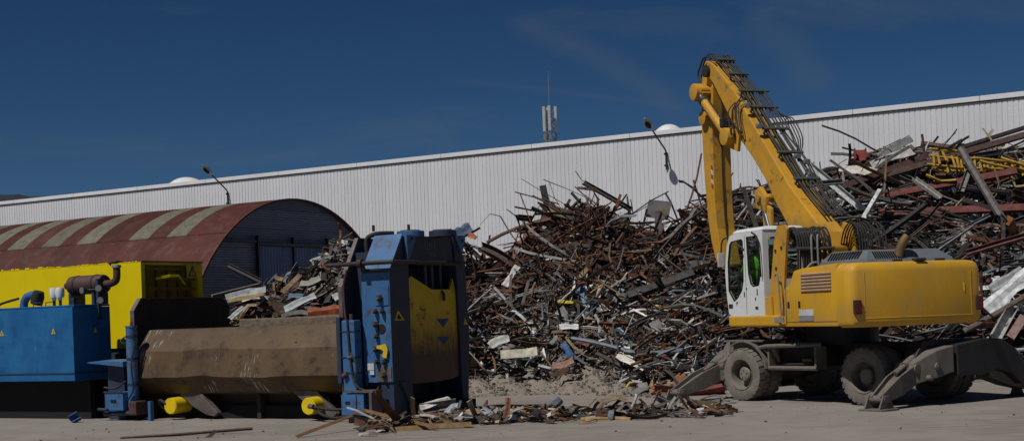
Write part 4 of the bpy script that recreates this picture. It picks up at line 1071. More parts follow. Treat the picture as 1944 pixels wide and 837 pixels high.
for k in range(5):
    z = 5.28 - k*.11
    up(MB().add([(4.76, sy + .004, z), (4.86, sy + .004, z + .05), (4.86, sy + .004, z - .055), (4.76, sy + .004, z - .105), (4.76, sy + .001, z), (4.86, sy + .001, z + .05), (4.86, sy + .001, z - .055), (4.76, sy + .001, z - .105)],
                [(0, 1, 2, 3), (7, 6, 5, 4), (0, 4, 5, 1), (1, 5, 6, 2), (2, 6, 7, 3), (3, 7, 4, 0)]), 'hazard_stripe', REDP if k % 2 == 0 else WHITEP, 0, False, sk)
up(MB().tube([(4.62, -.08, 7.3), (4.66, -.08, 6.6), (4.72, -.06, 5.9), (4.72, -.06, 4.4), (4.6, -.06, 3.4)], .02, 7, 4), 'stick_line', HOSE, 0, True, sk)
# stick ram
r0, r1 = Vector((3.6, .40, 5.84)), Vector((4.92, .40, 7.02))
ra = up(MB().cyl(r0, r0.lerp(r1, .80), .105, n=20), 'stick_ram', YELW, 0, True)
up(MB().cyl(r0.lerp(r1, .78), r1, .06, n=14), 'ram_rod', CHROME, 0, True, ra)
up(MB().cyl(r0.lerp(r1, .78), r0.lerp(r1, .83), .125, n=20), 'gland', DARKST, 0, True, ra)
up(MB().tube([r0.lerp(r1, .1) + Vector((-.12, 0, .12)), r0.lerp(r1, .5) + Vector((-.1, 0, .1)), r0.lerp(r1, .8) + Vector((-.1, 0, .1))], .018, 6), 'oil_pipe', DARKST, 0, True, ra)
up(box(3.62, 3.78, .28, .5, 6.05, 6.25), 'valve_block', DARKST, .01, False, ra)
# ---- hoses and cross bars along the back of the boom
back = [Vector((.33, 0, 3.68)), Vector((1.27, 0, 4.47)), Vector((2.46, 0, 5.72)), Vector((3.49, 0, 6.84)), Vector((4.45, 0, 7.62)), Vector((4.7, 0, 7.8))]
def on_back(t):
    L = [0]
    for i in range(1, len(back)): L.append(L[-1] + (back[i] - back[i-1]).length)
    s = t*L[-1]
    for i in range(1, len(back)):
        if s <= L[i] + 1e-6:
            d = (back[i] - back[i-1]).normalized()
            return back[i-1] + d*(s - L[i-1]), Vector((-d.z, 0, d.x))
    return back[-1], Vector((-.5, 0, .8))
def hose_run(y0, y1, h, t0, t1, r=.02, wob=.015):
    pts = []
    n = 12
    for i in range(n + 1):
        t = t0 + (t1 - t0)*i/n
        p, nr = on_back(t)
        pts.append(p + nr*(h + rr.uniform(-wob, wob)) + Vector((0, y0 + (y1 - y0)*i/n + rr.uniform(-wob, wob), 0)))
    return pts
for k in range(6):
    y = -.34 + k*.085
    up(MB().tube(hose_run(y - .05, y + .1, .10 + .02*(k % 2), .0, .985, .022), .02, 7, 2), 'boom_hose', HOSE, 0, True)
for k in range(2):
    y = -.40 - k*.06
    up(MB().tube(hose_run(y, y + .06, .14, .0, .72, .02, .03), .018, 7, 2), 'boom_hose', HOSE, 0, True)
for t, y0, y1 in ((.94, -.26, .2), (.83, -.30, .22), (.715, -.50, .26), (.62, -.50, .24), (.495, -.44, .22), (.36, -.44, .2), (.215, -.46, .18)):
    p, nr = on_back(t)
    c = p + nr*.16
    b = MB().box(-.035, .035, y0, y1, -.02, .02).build('hose_bar', STEELG, ex, .004)
    b.location = c; b.rotation_euler.y = -math.atan2(nr.x, nr.z)*-1
    for y in (y0 + .12, y1 - .1):
        box(-.02, .02, y - .02, y + .02, -.16, -.02).build('bar_stay', STEELG, b)
for k, (t, y) in enumerate(((.30, -.35), (.12, -.45), (.33, -.2), (.62, .3), (.5, .3))):
    p, nr = on_back(t)
    c = p + nr*.2 + Vector((0, y, 0))
    cl = MB().cyl(c - Vector((0, .07, 0)), c + Vector((0, .07, 0)), .05, n=10).box(c.x - .05, c.x + .05, c.y - .04, c.y + .04, c.z - .06, c.z + .05)
    up(cl, 'hose_coupling', LAMPG, .008)
for k in range(6):       # slack loops hanging at the ram valve
    a0 = 3.3 + rr.uniform(-.2, .3); z0 = 6.5 + rr.uniform(-.1, .2); y = .3 + rr.uniform(0, .12)
    up(MB().tube([(a0 - .1, .2, z0 + .1), (a0, y, z0 - .15), (a0 - .15, y + .05, z0 - .5 - rr.uniform(0, .35)), (a0 + .15, y, z0 - .45), (3.68, .4, 6.2)], .016, 6, 5), 'slack_hose', HOSE, 0, True)
for k in range(6):       # loops at the boom tip
    y = -.25 + k*.1; q = rr.uniform(-.05, .05)
    up(MB().tube([(4.35, y, 7.68), (4.55, y, 7.84 + q), (4.85, y + .02, 7.87 + q), (5.08, y, 7.7 + q), (5.2, y, 7.5), (5.1, y, 7.2)], .022, 7, 4), 'tip_hose', HOSE, 0, True)
for k in range(4):
    up(MB().tube([(2.9 - k*.12, -.45, 6.35 - k*.1), (2.78 - k*.1, -.62, 6.1), (2.45 - k*.1, -.66, 5.6), (2.2, -.56, 5.4 - k*.1), (2.05, -.45, 5.4)], .014, 6, 5), 'slack_hose', HOSE, 0, True)

# ------------------------------------------------------------------ operator in the cab
def skin_body(name, verts, edges, radii, m, parent=None):
    me = bpy.data.meshes.new(name)
    me.from_pydata(verts, edges, [])
    o = bpy.data.objects.new(name, me); COL.objects.link(o)
    if parent: o.parent = parent
    sm = o.modifiers.new('skin', 'SKIN')
    if not me.skin_vertices: me.attributes.new
    for i, r in enumerate(radii):
        me.skin_vertices[0].data[i].radius = (r if isinstance(r, tuple) else (r, r))
    me.skin_vertices[0].data[0].use_root = True
    ss = o.modifiers.new('sub', 'SUBSURF'); ss.levels = 2; ss.render_levels = 2
    me.materials.append(m)
    return o
op = thing('person', 'operator in a lime hi-vis jacket seated in the excavator cab', 'person', UPPER.w(1.2, 1.1, 2.5), UPPER.deg)
V = [(0, 0, .09), (-.02, 0, .3), (-.03, 0, .48), (-.02, 0, .58), (0, 0, .68), (.02, 0, .80),           # pelvis, waist, chest, neck, head
     (0, .17, .5), (.08, .25, .27), (.3, .2, .2), (.38, .19, .2), (0, -.17, .5), (.08, -.25, .27), (.3, -.2, .2), (.38, -.19, .2),
     (.12, .1, .08), (.5, .12, .1), (.55, .12, -.33), (.68, .12, -.37), (.12, -.1, .08), (.5, -.12, .1), (.55, -.12, -.33), (.68, -.12, -.37)]
E_ = [(0, 1), (1, 2), (2, 3), (3, 4), (4, 5), (2, 6), (6, 7), (7, 8), (8, 9), (2, 10), (10, 11), (11, 12), (12, 13), (0, 14), (14, 15), (15, 16), (16, 17), (0, 18), (18, 19), (19, 20), (20, 21)]
rad = [.15, .15, .16, .06, .09, .085, .075, .055, .04, .035, .075, .055, .04, .035, .095, .07, .05, .04, .095, .07, .05, .04]
try:
    body = skin_body('body', V, E_, rad, SKIN, op)
except Exception:
    bpy.data.objects.remove(body) if 'body' in globals() else None
    body = None
MB().loft([[( -.02 + r*ca*.85, r*1.12*sa_, z) for ca, sa_ in [(math.cos(i*math.pi/7), math.sin(i*math.pi/7)) for i in range(14)]] for z, r in ((.02, .185), (.2, .19), (.35, .2), (.47, .205), (.55, .15), (.58, .09))]).build('hi_vis_jacket', HIVIS, op, 0, True)
for sgn in (1, -1):
    MB().tube([(0, sgn*.17, .51), (.05, sgn*.24, .38), (.09, sgn*.26, .27), (.3, sgn*.21, .2)], [.1, .085, .075, .055], 10, 3).build('sleeve', HIVIS, op, 0, True)
    MB().tube([(.02, sgn*.1, .06), (.3, sgn*.12, .09), (.52, sgn*.12, .08), (.56, sgn*.12, -.32)], [.13, .11, .09, .07], 10, 3).build('trouser_leg', CLOTH, op, 0, True)
MB().loft([[( -.02 + r*ca*.86, r*1.13*sa_, z) for ca, sa_ in [(math.cos(i*math.pi/7), math.sin(i*math.pi/7)) for i in range(14)]] for z, r in ((.2, .193), (.25, .196))], False).build('reflective_band', HIVISBAND, op)
MB().lathe([(.0, .125), (.06, .11), (.1, .06), (.112, 0), (.105, -.03)], (.0, 0, .75), 'z', 16).build('hair', HAIR, op, 0, True)

# ------------------------------------------------------------------ scrap heaps
# plan of the heap: along a bearing (X/Y), the foot distance, the ridge distance and the ridge height
PLAN = [(-.205, 33.6, 37, 1.5), (-.198, 33.2, 37, 2.1), (-.175, 32.6, 37, 2.75), (-.153, 32.2, 37, 3.0), (-.134, 31.8, 37, 3.4), (-.117, 31.4, 37.5, 3.9),
        (-.093, 31.5, 38, 3.6), (-.064, 33.2, 39, 3.3), (-.046, 34.9, 39.6, 3.6), (-.037, 35.5, 40, 4.1), (-.031, 35.7, 40.2, 4.0), (-.023, 35.9, 40.5, 3.5), (-.012, 36.0, 41, 3.45), (.003, 36.1, 41, 3.7), (.025, 36, 41, 4.25),
        (.049, 35, 41, 4.75), (.066, 34.5, 41, 4.6), (.083, 33.8, 41, 4.2), (.103, 32.9, 41.5, 4.05), (.125, 32.8, 42, 4.35), (.14, 33.4, 42.5, 4.9), (.158, 34, 43.5, 5.3),
        (.203, 34.6, 44, 5.75), (.233, 34.4, 44, 6.0), (.252, 34.1, 44, 6.4), (.277, 33.8, 44, 6.5), (.333, 33.5, 44, 6.45), (.36, 33.5, 44, 6.4), (.42, 33.5, 44, 6.4), (.46, 34, 44, 4), (.5, 36, 42, .4)]
PA = np.array(PLAN)
def heap(u, t):
    """Point on the heap: u bearing, t 0 foot .. 1 ridge .. 2 far foot."""
    yf, yr, zr = np.interp(u, PA[:, 0], PA[:, 1]), np.interp(u, PA[:, 0], PA[:, 2]), np.interp(u, PA[:, 0], PA[:, 3])
    if t <= 1: Y = yf + (yr - yf)*t; Z = zr*(max(t, 0)**.92)
    else: Y = yr + (t - 1)*4.5; Z = zr*max(0, 1 - (t - 1)**1.4)
    return np.array((u*Y, Y, Z))
def heap_frame(u, t):
    p = heap(u, t)
    du = heap(u + .006, t) - heap(u - .006, t); dt = heap(u, min(t + .03, 1.0)) - heap(u, max(t - .03, 0.0))
    if np.linalg.norm(dt) < 1e-6: dt = np.array((0, 1., 0))
    du /= np.linalg.norm(du); dt /= np.linalg.norm(dt)
    n = np.cross(du, dt); n /= np.linalg.norm(n)
    return p, du, dt, n
# packed core of the heap, with the gaps' shade put into its colour
npr = np.random.default_rng(11)
def core_mesh(name, u0, u1, nu, label, seed):
    r_ = np.random.default_rng(seed)
    v = []; T = [-.02, .05, .12, .2, .3, .4, .5, .6, .7, .8, .9, 1.0, 1.15, 1.4, 1.7, 2.0]
    for i in range(nu):
        u = u0 + (u1 - u0)*i/(nu - 1)
        for t in T:
            p = heap(u, max(t, 0)); p[2] = p[2]*.9 - .22 + r_.uniform(-.12, .12)
            p[1] += .25
            v.append(tuple(p))
    m = len(T)
    f = [(i*m+j, (i+1)*m+j, (i+1)*m+j+1, i*m+j+1) for i in range(nu-1) for j in range(m-1)]
    o = MB().add(v, f).build(name, CORE)
    o['label'] = label; o['category'] = 'scrap heap'; o['kind'] = 'stuff'
    return o
core_mesh('heap_core', -.205, .5, 130, 'dark packed fines inside the long scrap heap, darkened for the shade in its gaps', 3)

# ---- piece generator: a profile swept along a bent path
SECT = {
    'strip': lambda w: [(-w, -.006), (w, -.006), (w, .006), (-w, .006)],
    'bar': lambda w: [(-w*.4, -w*.4), (w*.4, -w*.4), (w*.4, w*.4), (-w*.4, w*.4)],
    'angle': lambda w: [(-w, -w), (w, -w), (w, -w + .015), (-w + .015, -w + .015), (-w + .015, w), (-w, w)],
    'channel': lambda w: [(-w, w*.7), (-w, -w*.5), (w, -w*.5), (w, w*.7), (w - .014, w*.7), (w - .014, -w*.5 + .014), (-w + .014, -w*.5 + .014), (-w + .014, w*.7)],
    'beam': lambda w: [(-w, -w), (w, -w), (w, -w*.8), (w*.12, -w*.8), (w*.12, w*.8), (w, w*.8), (w, w), (-w, w), (-w, w*.8), (-w*.12, w*.8), (-w*.12, -w*.8), (-w, -w*.8)],
    'pipe': lambda w: [(w*.5*math.cos(i*math.pi/3.5), w*.5*math.sin(i*math.pi/3.5)) for i in range(7)],
    'sheet': lambda w: [(-w, .01), (-w*.35, -.04*w), (w*.4, .10*w), (w, -.02), (w, -.008), (w*.4, .10*w + .012), (-w*.35, -.04*w + .012), (-w, .022)],
}
def piece(kind, L, w, bend, r_, seg=4, twist=0.0):
    """Vertices around the origin along +X and faces."""
    sec = np.array(SECT[kind](w)); k = len(sec); n = seg
    s = np.linspace(-.5, .5, n + 1)
    kx, ky = r_.normal(0, bend), r_.normal(0, bend)
    kink = r_.integers(1, n) if n > 1 else 0
    kf = .8 if kind in ('strip', 'sheet') else .3
    ka, kb = r_.normal(0, bend*kf), r_.normal(0, bend*kf)
    ax = kx*s + np.where(np.arange(n + 1) >= kink, ka, 0); ay = ky*s + np.where(np.arange(n + 1) >= kink, kb, 0)
    d = np.stack((np.cos(ax)*np.cos(ay), np.sin(ax)*np.cos(ay), np.sin(ay)), 1)
    P = np.zeros((n + 1, 3)); P[1:] = np.cumsum((d[:-1] + d[1:])*.5*L/n, 0); P -= P.mean(0)
    if kind == 'sheet': sec = sec.copy()
    V_ = np.zeros((n + 1, k, 3))
    for i in range(n + 1):
        dd = d[i]; a = np.cross((0, 0, 1), dd); a /= np.linalg.norm(a) + 1e-9; b = np.cross(dd, a)
        q = twist*s[i]; c, sn = math.cos(q), math.sin(q)
        S = sec
        if kind == 'sheet': S = sec*np.array((1 + r_.uniform(-.25, .1), 1)) + np.array((0, 1))*r_.normal(0, .06*w, 1)
        x_ = S[:, 0]*c - S[:, 1]*sn; y_ = S[:, 0]*sn + S[:, 1]*c
        V_[i] = P[i] + np.outer(x_, a) + np.outer(y_, b)
    F = []
    for i in range(n):
        for j in range(k):
            F.append((i*k + j, i*k + (j+1) % k, (i+1)*k + (j+1) % k, (i+1)*k + j))
    F.append(tuple(range(k))[::-1]); F.append(tuple(range(n*k, n*k + k)))
    return V_.reshape(-1, 3), F
def basis(dirv, nrm, roll):
    x = dirv/np.linalg.norm(dirv); z = nrm - x*np.dot(nrm, x); z /= np.linalg.norm(z) + 1e-9
    y = np.cross(z, x); c, s = math.cos(roll), math.sin(roll)
    return np.stack((x, y*c + z*s, z*c - y*s))      # rows
RUSTS = [(.10, .045, .026), (.13, .055, .03), (.06, .034, .024), (.165, .064, .03), (.10, .06, .042), (.048, .03, .023), (.12, .07, .05), (.17, .07, .032)]
DARKS = [(.03, .027, .025), (.05, .045, .04), (.022, .02, .02), (.07, .06, .05), (.04, .035, .03)]
GREYS = [(.16, .155, .145), (.24, .235, .22), (.11, .11, .105), (.32, .31, .29), (.2, .185, .165), (.14, .165, .19), (.2, .23, .26)]
LIGHT = [(.48, .48, .46), (.58, .57, .54), (.40, .41, .40)]
TANS = [(.24, .17, .09), (.18, .13, .08), (.28, .2, .11)]
BRIGHT = [(.05, .12, .26), (.42, .30, .03), (.36, .11, .04), (.28, .05, .04), (.06, .16, .14), (.09, .13, .22)]
def colour(r_, u, t, L=.5):
    """Rustier high on the middle heap, greyer low down and on the right."""
    q = r_.random()
    if u > .15: W = (.26, .39, .22, .07, .04, .02)
    elif u < -.08: W = (.40, .25, .21, .05, .07, .02)
    elif t > .55: W = (.62, .25, .07, .02, .03, .01)
    else: W = (.27, .19, .29, .12, .09, .04)
    acc = 0
    for pal, w_, sh in zip((RUSTS, DARKS, GREYS, LIGHT, TANS, BRIGHT), W, (.05, .15, .45, .25, .02, .1)):
        acc += w_
        if q <= acc: break
    if pal is BRIGHT and L > .75: pal = RUSTS
    c = np.array(pal[r_.integers(len(pal))])*r_.uniform(.75, 1.2)
    return (*np.clip(c, 0, .75), sh*r_.uniform(.3, 1.2))
def rand_piece(r_, u, t, big=1.0):
    q = r_.random(); kinds = ('strip', 'angle', 'channel', 'pipe', 'sheet', 'bar', 'beam')
    if u > .15: pk = (.20, .20, .16, .14, .10, .14, .06)
    elif u < -.05: pk = (.34, .12, .10, .08, .30, .05, .01)
    elif t < .45: pk = (.30, .18, .12, .14, .13, .11, .02)
    else: pk = (.30, .22, .14, .14, .04, .15, .01)
    kind = kinds[int(np.searchsorted(np.cumsum(pk), q*sum(pk)))]
    Ls = (.4 + 1.05*r_.random()**1.7)*(1 + 1.1*max(0, t - .15)) if u < .15 else .6 + 2.3*r_.random()**1.6
    L = Ls*big*(.72 if u < -.05 else 1)
    w = {'strip': .018 + .045*r_.random()**1.5, 'angle': .018 + .028*r_.random(), 'channel': .022 + .04*r_.random(), 'pipe': .025 + .06*r_.random()**2, 'sheet': .06 + .13*r_.random()**1.5, 'bar': .02 + .035*r_.random(), 'beam': .04 + .05*r_.random()}[kind]
    if kind == 'sheet': L = min(L, .6*big)
    bend = .8 if kind in ('strip', 'sheet') else .42 if kind != 'beam' else .06
    return kind, L, w*(.75 + .25*big), bend
def place(r_, u, t, kind, L, w, bend, lift, seg=None):
    p, du, dt, n = heap_frame(u, t)
    th = r_.normal(0, .8) if u > .15 else r_.uniform(-math.pi/2, math.pi/2)*.95
    if u > .15: th = r_.normal(.12, .55)
    if L > 1.3 and u < .15: th *= .7
    if t > .8: th *= .5
    d = du*math.cos(th) + dt*math.sin(th) + n*r_.normal(0, .15 if u < -.05 else .2 if t < .85 else .09)
    B = basis(d, n + r_.normal(0, .35, 3), r_.uniform(-1.0, 1.0))
    v, f = piece(kind, L, w, bend, r_, seg or (6 if L > .9 else 4), r_.normal(0, .6) if kind in ('strip', 'sheet') else 0)
    return v @ B + p + n*lift, f
def bulk(name, specs, label, m=SCRAP):
    V_, F_, C_ = [], [], []
    o = 0
    for v, f, c in specs:
        V_.append(v); F_ += [tuple(i + o for i in q) for q in f]; C_.append(np.tile(np.array(c, dtype=np.float32), (len(v), 1))); o += len(v)
    me = bpy.data.meshes.new(name)
    me.from_pydata(np.concatenate(V_).tolist(), [], F_)
    at = me.color_attributes.new('Col', 'FLOAT_COLOR', 'POINT')
    at.data.foreach_set('color', np.concatenate(C_).astype(np.float32).ravel())
    me.materials.append(m)
    ob = bpy.data.objects.new(name, me); COL.objects.link(ob)
    if label: ob['label'] = label
    return ob
def make_stuff(name, u0, u1, layers, seed, label):
    """layers: (count, size factor, width factor, lift, lowest t, highest t)."""
    r_ = np.random.default_rng(seed); specs = []
    for count, big, wf, lift, t0, t1 in layers:
        for i in range(count):
            u = r_.uniform(u0, u1); t = t0 + (t1 - t0)*r_.random()
            if u < -.03 and t < .25 and u > -.09: continue
            if -.045 < u < .07 and t < .2 and r_.random() < .8: continue
            kind, L, w, bend = rand_piece(r_, u, min(t, 1), big*r_.uniform(.7, 1.3))
            if big > 1.2 and -.05 < u < .004 and t > .6: continue
            if big > 1.2 and kind == 'sheet': kind = 'angle'; w = .035
            if big > 1.2: bend *= 1.5
            if kind in ('strip', 'pipe') and r_.random() < .3: bend *= 2.2
            v, f = place(r_, u, t, kind, L, w*wf, bend, r_.normal(lift, .1), 8 if L > 1.4 else None)
            specs.append((v, f, colour(r_, u, t, L)))
    ob = bulk(name, specs, label); ob['category'] = 'scrap'; ob['kind'] = 'stuff'
    return ob
make_stuff('scrap_tangle', -.203, -.05, ((3200, .8, 1, -.05, 0, 1.08), (500, 1.25, 1.25, .03, .3, 1.0)), 21, 'mixed crushed scrap heaped behind the press')
make_stuff('scrap_tangle', -.05, .15, ((3600, .8, 1.15, -.05, 0, .58), (1500, .7, .9, -.12, .5, 1.05), (3000, 1.3, .72, .02, .1, 1.0), (1000, 1.9, .68, .08, .35, .95)), 22, 'rusty tangled scrap between the press and the excavator')
make_stuff('scrap_tangle', .15, .47, ((3400, .7, .9, -.1, 0, 1.03), (2600, 1.2, .82, .02, .05, 1.0), (750, 1.7, 1.05, .1, .1, .97)), 23, 'long grey and rusty scrap heaped behind the excavator')

# ---- the larger pieces one can pick out, each its own object
NAME = {'strip': 'scrap_strip', 'angle': 'scrap_angle', 'channel': 'scrap_channel', 'pipe': 'scrap_pipe', 'sheet': 'scrap_sheet', 'bar': 'scrap_bar', 'beam': 'scrap_beam'}
WORD = {'strip': 'metal strip', 'angle': 'angle bar', 'channel': 'channel', 'pipe': 'pipe', 'sheet': 'buckled sheet', 'bar': 'square bar', 'beam': 'beam'}
def cword(c):
    r, g_, b = c[:3]
    if b > r*1.15: return 'blue'
    if r > .3 and g_ > .2 and b < .12: return 'yellow'
    if min(r, g_, b) > .34: return 'whitish'
    if min(r, g_, b) > .09: return 'grey'
    if r > .25 and g_ < r*.5: return 'red'
    if r > g_*1.7: return 'rusty'
    if r > .15: return 'tan'
    return 'dark'
USED = {}
def spot(u, t):
    """Where on the heap, in words tied to things one can find."""
    h = 'at the foot of' if t < .16 else 'low on' if t < .38 else 'halfway up' if t < .62 else 'high on' if t < .88 else 'on the crest of'
    if u < -.1: return f'{h} the heap ' + ('above the black end plate' if u < -.165 else 'above the brown lid' if u < -.14 else 'beside the press head')
    if u < .155: return f'{h} the middle heap ' + ('against the press' if u < .0 else 'left of its peak' if u < .035 else 'under its peak' if u < .065 else 'before the funnel' if u < .1 else 'near the stabiliser' if u < .13 else 'beside the stick')
    return f'{h} the right heap ' + ('behind the cab' if u < .19 else 'behind the deck hoses' if u < .23 else 'above the grey hood' if u < .28 else 'below the yellow lattice' if u < .33 else 'by the edge')
def look(kind, L, bend):
    return ('long ' if L > 1.5 else 'short ' if L < .7 else '') + ('bent ' if bend > .55 else '')
def solo(name, v, f, c, label, group, cat='scrap'):
    cen = v.mean(0)
    for drop in ('long ', 'bent ', 'short '):
        if len(label.split()) > 16: label = label.replace(drop, '', 1)
    if label in USED:                     # say how it lies when another of its kind is close by
        d = v[-1] - v[0]; d = d if d[0] >= 0 else -d
        lies = 'standing upright' if abs(d[2]) > 1.2*abs(d[0]) else 'rising to the right' if d[2] > .25*d[0] else 'falling to the right' if d[2] < -.25*d[0] else 'lying level'
        for extra in (lies, 'lowest of its kind' if cen[2] < USED[label] - .3 else '', 'pale' if sum(c[:3]) > .3 else 'thin'):
            k_ = f'{label}, {extra}'
            if extra and k_ not in USED and len(k_.split()) <= 16: label = k_; break
    USED[label] = cen[2]
    ob = bulk(name, [(v - cen, f, c)], None); ob.location = cen; ob['kind'] = 'thing'
    return tag(ob, label, cat, group)
r_ = np.random.default_rng(77)
zones = ((-.195, -.12, 34, 'in the heap behind the brown lid', 'scrap behind the press'), (-.03, .15, 120, 'in the rusty heap left of the excavator', 'scrap in the middle heap'), (.16, .42, 95, 'in the high heap behind the excavator', 'scrap in the right heap'))
for u0, u1, cnt, where, grp in zones:
    for i in range(cnt):
        u = r_.uniform(u0, u1); t = r_.uniform(.22 if u < .07 else .05, 1.02)
        if u0 < -.1: t = r_.uniform(.45, 1.02)
        elif u < .003: t = min(t, .84)
        kind, L, w, bend = rand_piece(r_, u, min(t, 1), 1.45)
        v, f = place(r_, u, t, kind, L, w*1.15, bend*.8, .1 + r_.uniform(0, .1))
        c = colour(r_, u, t, L)
        solo(NAME[kind], v, f, c, f'{look(kind, L, bend)}{cword(c)} {WORD[kind]} {spot(u, t)}', grp)
# bristling ends along the ridge
for i in range(34):
    u = r_.choice([r_.uniform(.005, .15), r_.uniform(.005, .09), r_.uniform(.2, .38)]); t = r_.uniform(.9, 1.03)
    p, du, dt, n = heap_frame(u, min(t, 1))
    d = du*r_.normal(0, 1.0) + np.array((0, 0, 1))*abs(r_.normal(.1, .3)) + np.array((0, 1, 0))*r_.normal(0, .3)
    kind = r_.choice(['strip', 'angle', 'bar', 'pipe', 'channel']); L = r_.uniform(1.2, 2.8)
    v, f = piece(kind, L, r_.uniform(.018, .034), .8, r_, 8)
    v = v @ basis(d, n, r_.uniform(-1, 1)) + p + np.array((0, 0, r_.uniform(0, .3)))
    c = colour(r_, u, 1.0, L)
    where = 'sticking out of the ridge of the middle heap' if u < .155 else 'sticking out of the ridge of the right heap'
    solo(NAME[str(kind)], v, f, c, f'{look(kind, L, 0)}{cword(c)} {WORD[str(kind)]} poking out {spot(u, t)}', 'scrap along the heap ridge')

# ---- pieces that stand out in the photograph
def between(name, kind, p, q, w, c, label, bend=.0, roll=0.0, seed=1, cat='scrap', nrm=(0, -.5, .8), seg=5, twist=0.0):
    r2 = np.random.default_rng(seed)
    p, q = np.array(p, float), np.array(q, float); d = q - p
    v, f = piece(kind, np.linalg.norm(d), w, bend, r2, seg, twist)
    v = v @ basis(d, np.array(nrm, float), roll) + (p + q)/2
    return solo(name, v, f, c, label, 'scrap that stands out', cat)
def at(px, py, Y):
    """Where a bearing noted off the photograph meets distance Y (site survey, camera at 1.96 m)."""
    dx, dy = px - 972, py - 598
    x, y = dx*.99932 - dy*.03699, dx*.03699 + dy*.99932
    return (x*Y/2700, Y, 1.96 - y*Y/2700)
RED = (.17, .05, .042, .05); GRYP = (.17, .165, .16, .5); WHI = (.52, .53, .52, .1); DRK = (.035, .032, .03, .1); BRN = (.075, .045, .036, .1)
between('scrap_beam', 'channel', at(1535, 312, 41), at(1655, 412, 40.2), 0.102, WHI, 'pale white channel sloping down beside the hoses of the boom', nrm=(0, -1, .4), roll=.4)
between('scrap_sheet', 'sheet', at(1655, 315, 42), at(1730, 283, 42), 0.217, (.38, .36, .33, .2), 'pale rust edged sheet under the leaning top strip', .1, .2, 3)
between('scrap_beam', 'beam', at(1668, 405, 40), at(1990, 393, 39), 0.095, RED, 'long red oxide beam lying level above the yellow counterweight', nrm=(0, -1, .3))
between('scrap_beam', 'beam', at(1668, 374, 41), at(1930, 325, 40.2), 0.088, RED, 'red oxide beam sloping up just under the yellow lattice', nrm=(0, -1, .3))
between('scrap_beam', 'beam', at(1572, 365, 41), at(1760, 297, 42), 0.088, BRN, 'brown beam sloping up left of the yellow lattice', nrm=(0, -1, .3))
between('scrap_beam', 'beam', at(1640, 345, 41.5), at(1985, 245, 42), 0.082, (.10, .06, .052, .1), 'longest brown beam running along the right skyline', nrm=(0, -1, .3))
between('scrap_rail', 'angle', at(1700, 318, 42.5), at(1950, 240, 43), .07, DRK, 'dark rail crossing the right skyline', nrm=(0, -1, .3))
between('scrap_strip', 'strip', at(1668, 298, 42.5), at(1730, 262, 43), .12, (.3, .3, .29, .5), 'grey strip leaning up against the white wall', nrm=(0, -1, .3))
between('scrap_tube', 'pipe', at(1824, 283, 40.5), at(1908, 425, 38.6), .22, (.125, .11, .105, .3), 'thick grey tube leaning across the yellow lattice', seed=4, seg=3)
between('scrap_plate', 'sheet', at(1898, 418, 38.4), at(1940, 452, 38.2), 0.186, (.26, .10, .035, .05), 'orange rusty jaw at the foot of the grey tube', .5, .3, 8)
between('scrap_strip', 'channel', at(1540, 350, 40), at(1600, 345, 40), .07, GRYP, 'short grey channel behind the boom hoses', roll=.6)
between('scrap_sheet', 'sheet', at(1595, 312, 42), at(1660, 335, 41.5), 0.186, (.5, .47, .4, .1), 'cream sheet below the leaning red box', .3, .3, 5)
between('scrap_trough', 'channel', at(1632, 283, 42.5), at(1634, 303, 42.4), .17, (.24, .045, .04, .05), 'small red box end poking up at the right ridge', nrm=(0, -1, 0))
between('scrap_pipe', 'pipe', at(1610, 358, 40.2), at(1730, 392, 39.6), .12, (.055, .045, .04, .2), 'dark bent pipe under the brown beams', .18, 0, 6)
between('scrap_strip', 'angle', at(1640, 410, 39), at(1672, 356, 39.6), .08, WHI, 'white angle leaning left of the level red beam')
between('scrap_strip', 'channel', at(1826, 362, 39.8), at(1840, 322, 40.3), .08, GRYP, 'upright grey channel under the lattice')
between('scrap_channel', 'channel', at(1735, 340, 40.3), at(1785, 375, 39.6), .08, (.36, .34, .32, .3), 'light channel sloping down under the yellow lattice', seed=4)
between('scrap_beam', 'channel', at(1815, 355, 40), at(1960, 370, 39.4), 0.068, (.14, .125, .11, .2), 'grey brown channel right of the grey tube')
between('scrap_beam', 'channel', at(1835, 482, 36.8), at(1948, 447, 36.4), 0.082, (.13, .055, .05, .05), 'dull red channel right of the engine hood', .1, .3, 7)
between('scrap_sheet', 'sheet', at(1868, 582, 34.6), at(1960, 525, 34.8), 0.205, (.55, .56, .57, .25), 'shiny white crumpled sheet right of the counterweight', .22, .5, 9)
between('scrap_sheet', 'sheet', at(1880, 548, 35.4), at(1942, 512, 35.6), 0.124, (.30, .32, .33, .4), 'ribbed grey panel above the white crumpled sheet', .05, .4, 10)
between('scrap_pipe', 'pipe', at(1830, 630, 34.2), at(1950, 560, 34.2), .14, (.14, .1, .085, .1), 'brown pipe sloping up beside the counterweight', .1, 0, 11)
between('scrap_ladder', 'channel', at(1890, 640, 34), at(1925, 575, 34.3), .13, (.42, .42, .40, .1), 'pale channel standing at the right edge above the stabiliser', 0, .5, 12)
between('scrap_strip', 'strip', at(1918, 640, 33.9), at(1944, 600, 34), .1, (.34, .22, .2, .1), 'pinkish flat strip by the right edge of the heap', 0, .5, 13)
between('scrap_tube', 'pipe', at(1905, 665, 33.4), at(1960, 662, 33.4), .08, (.4, .42, .44, .5), 'silver tube beside the right stabiliser', 0, 0, 14)
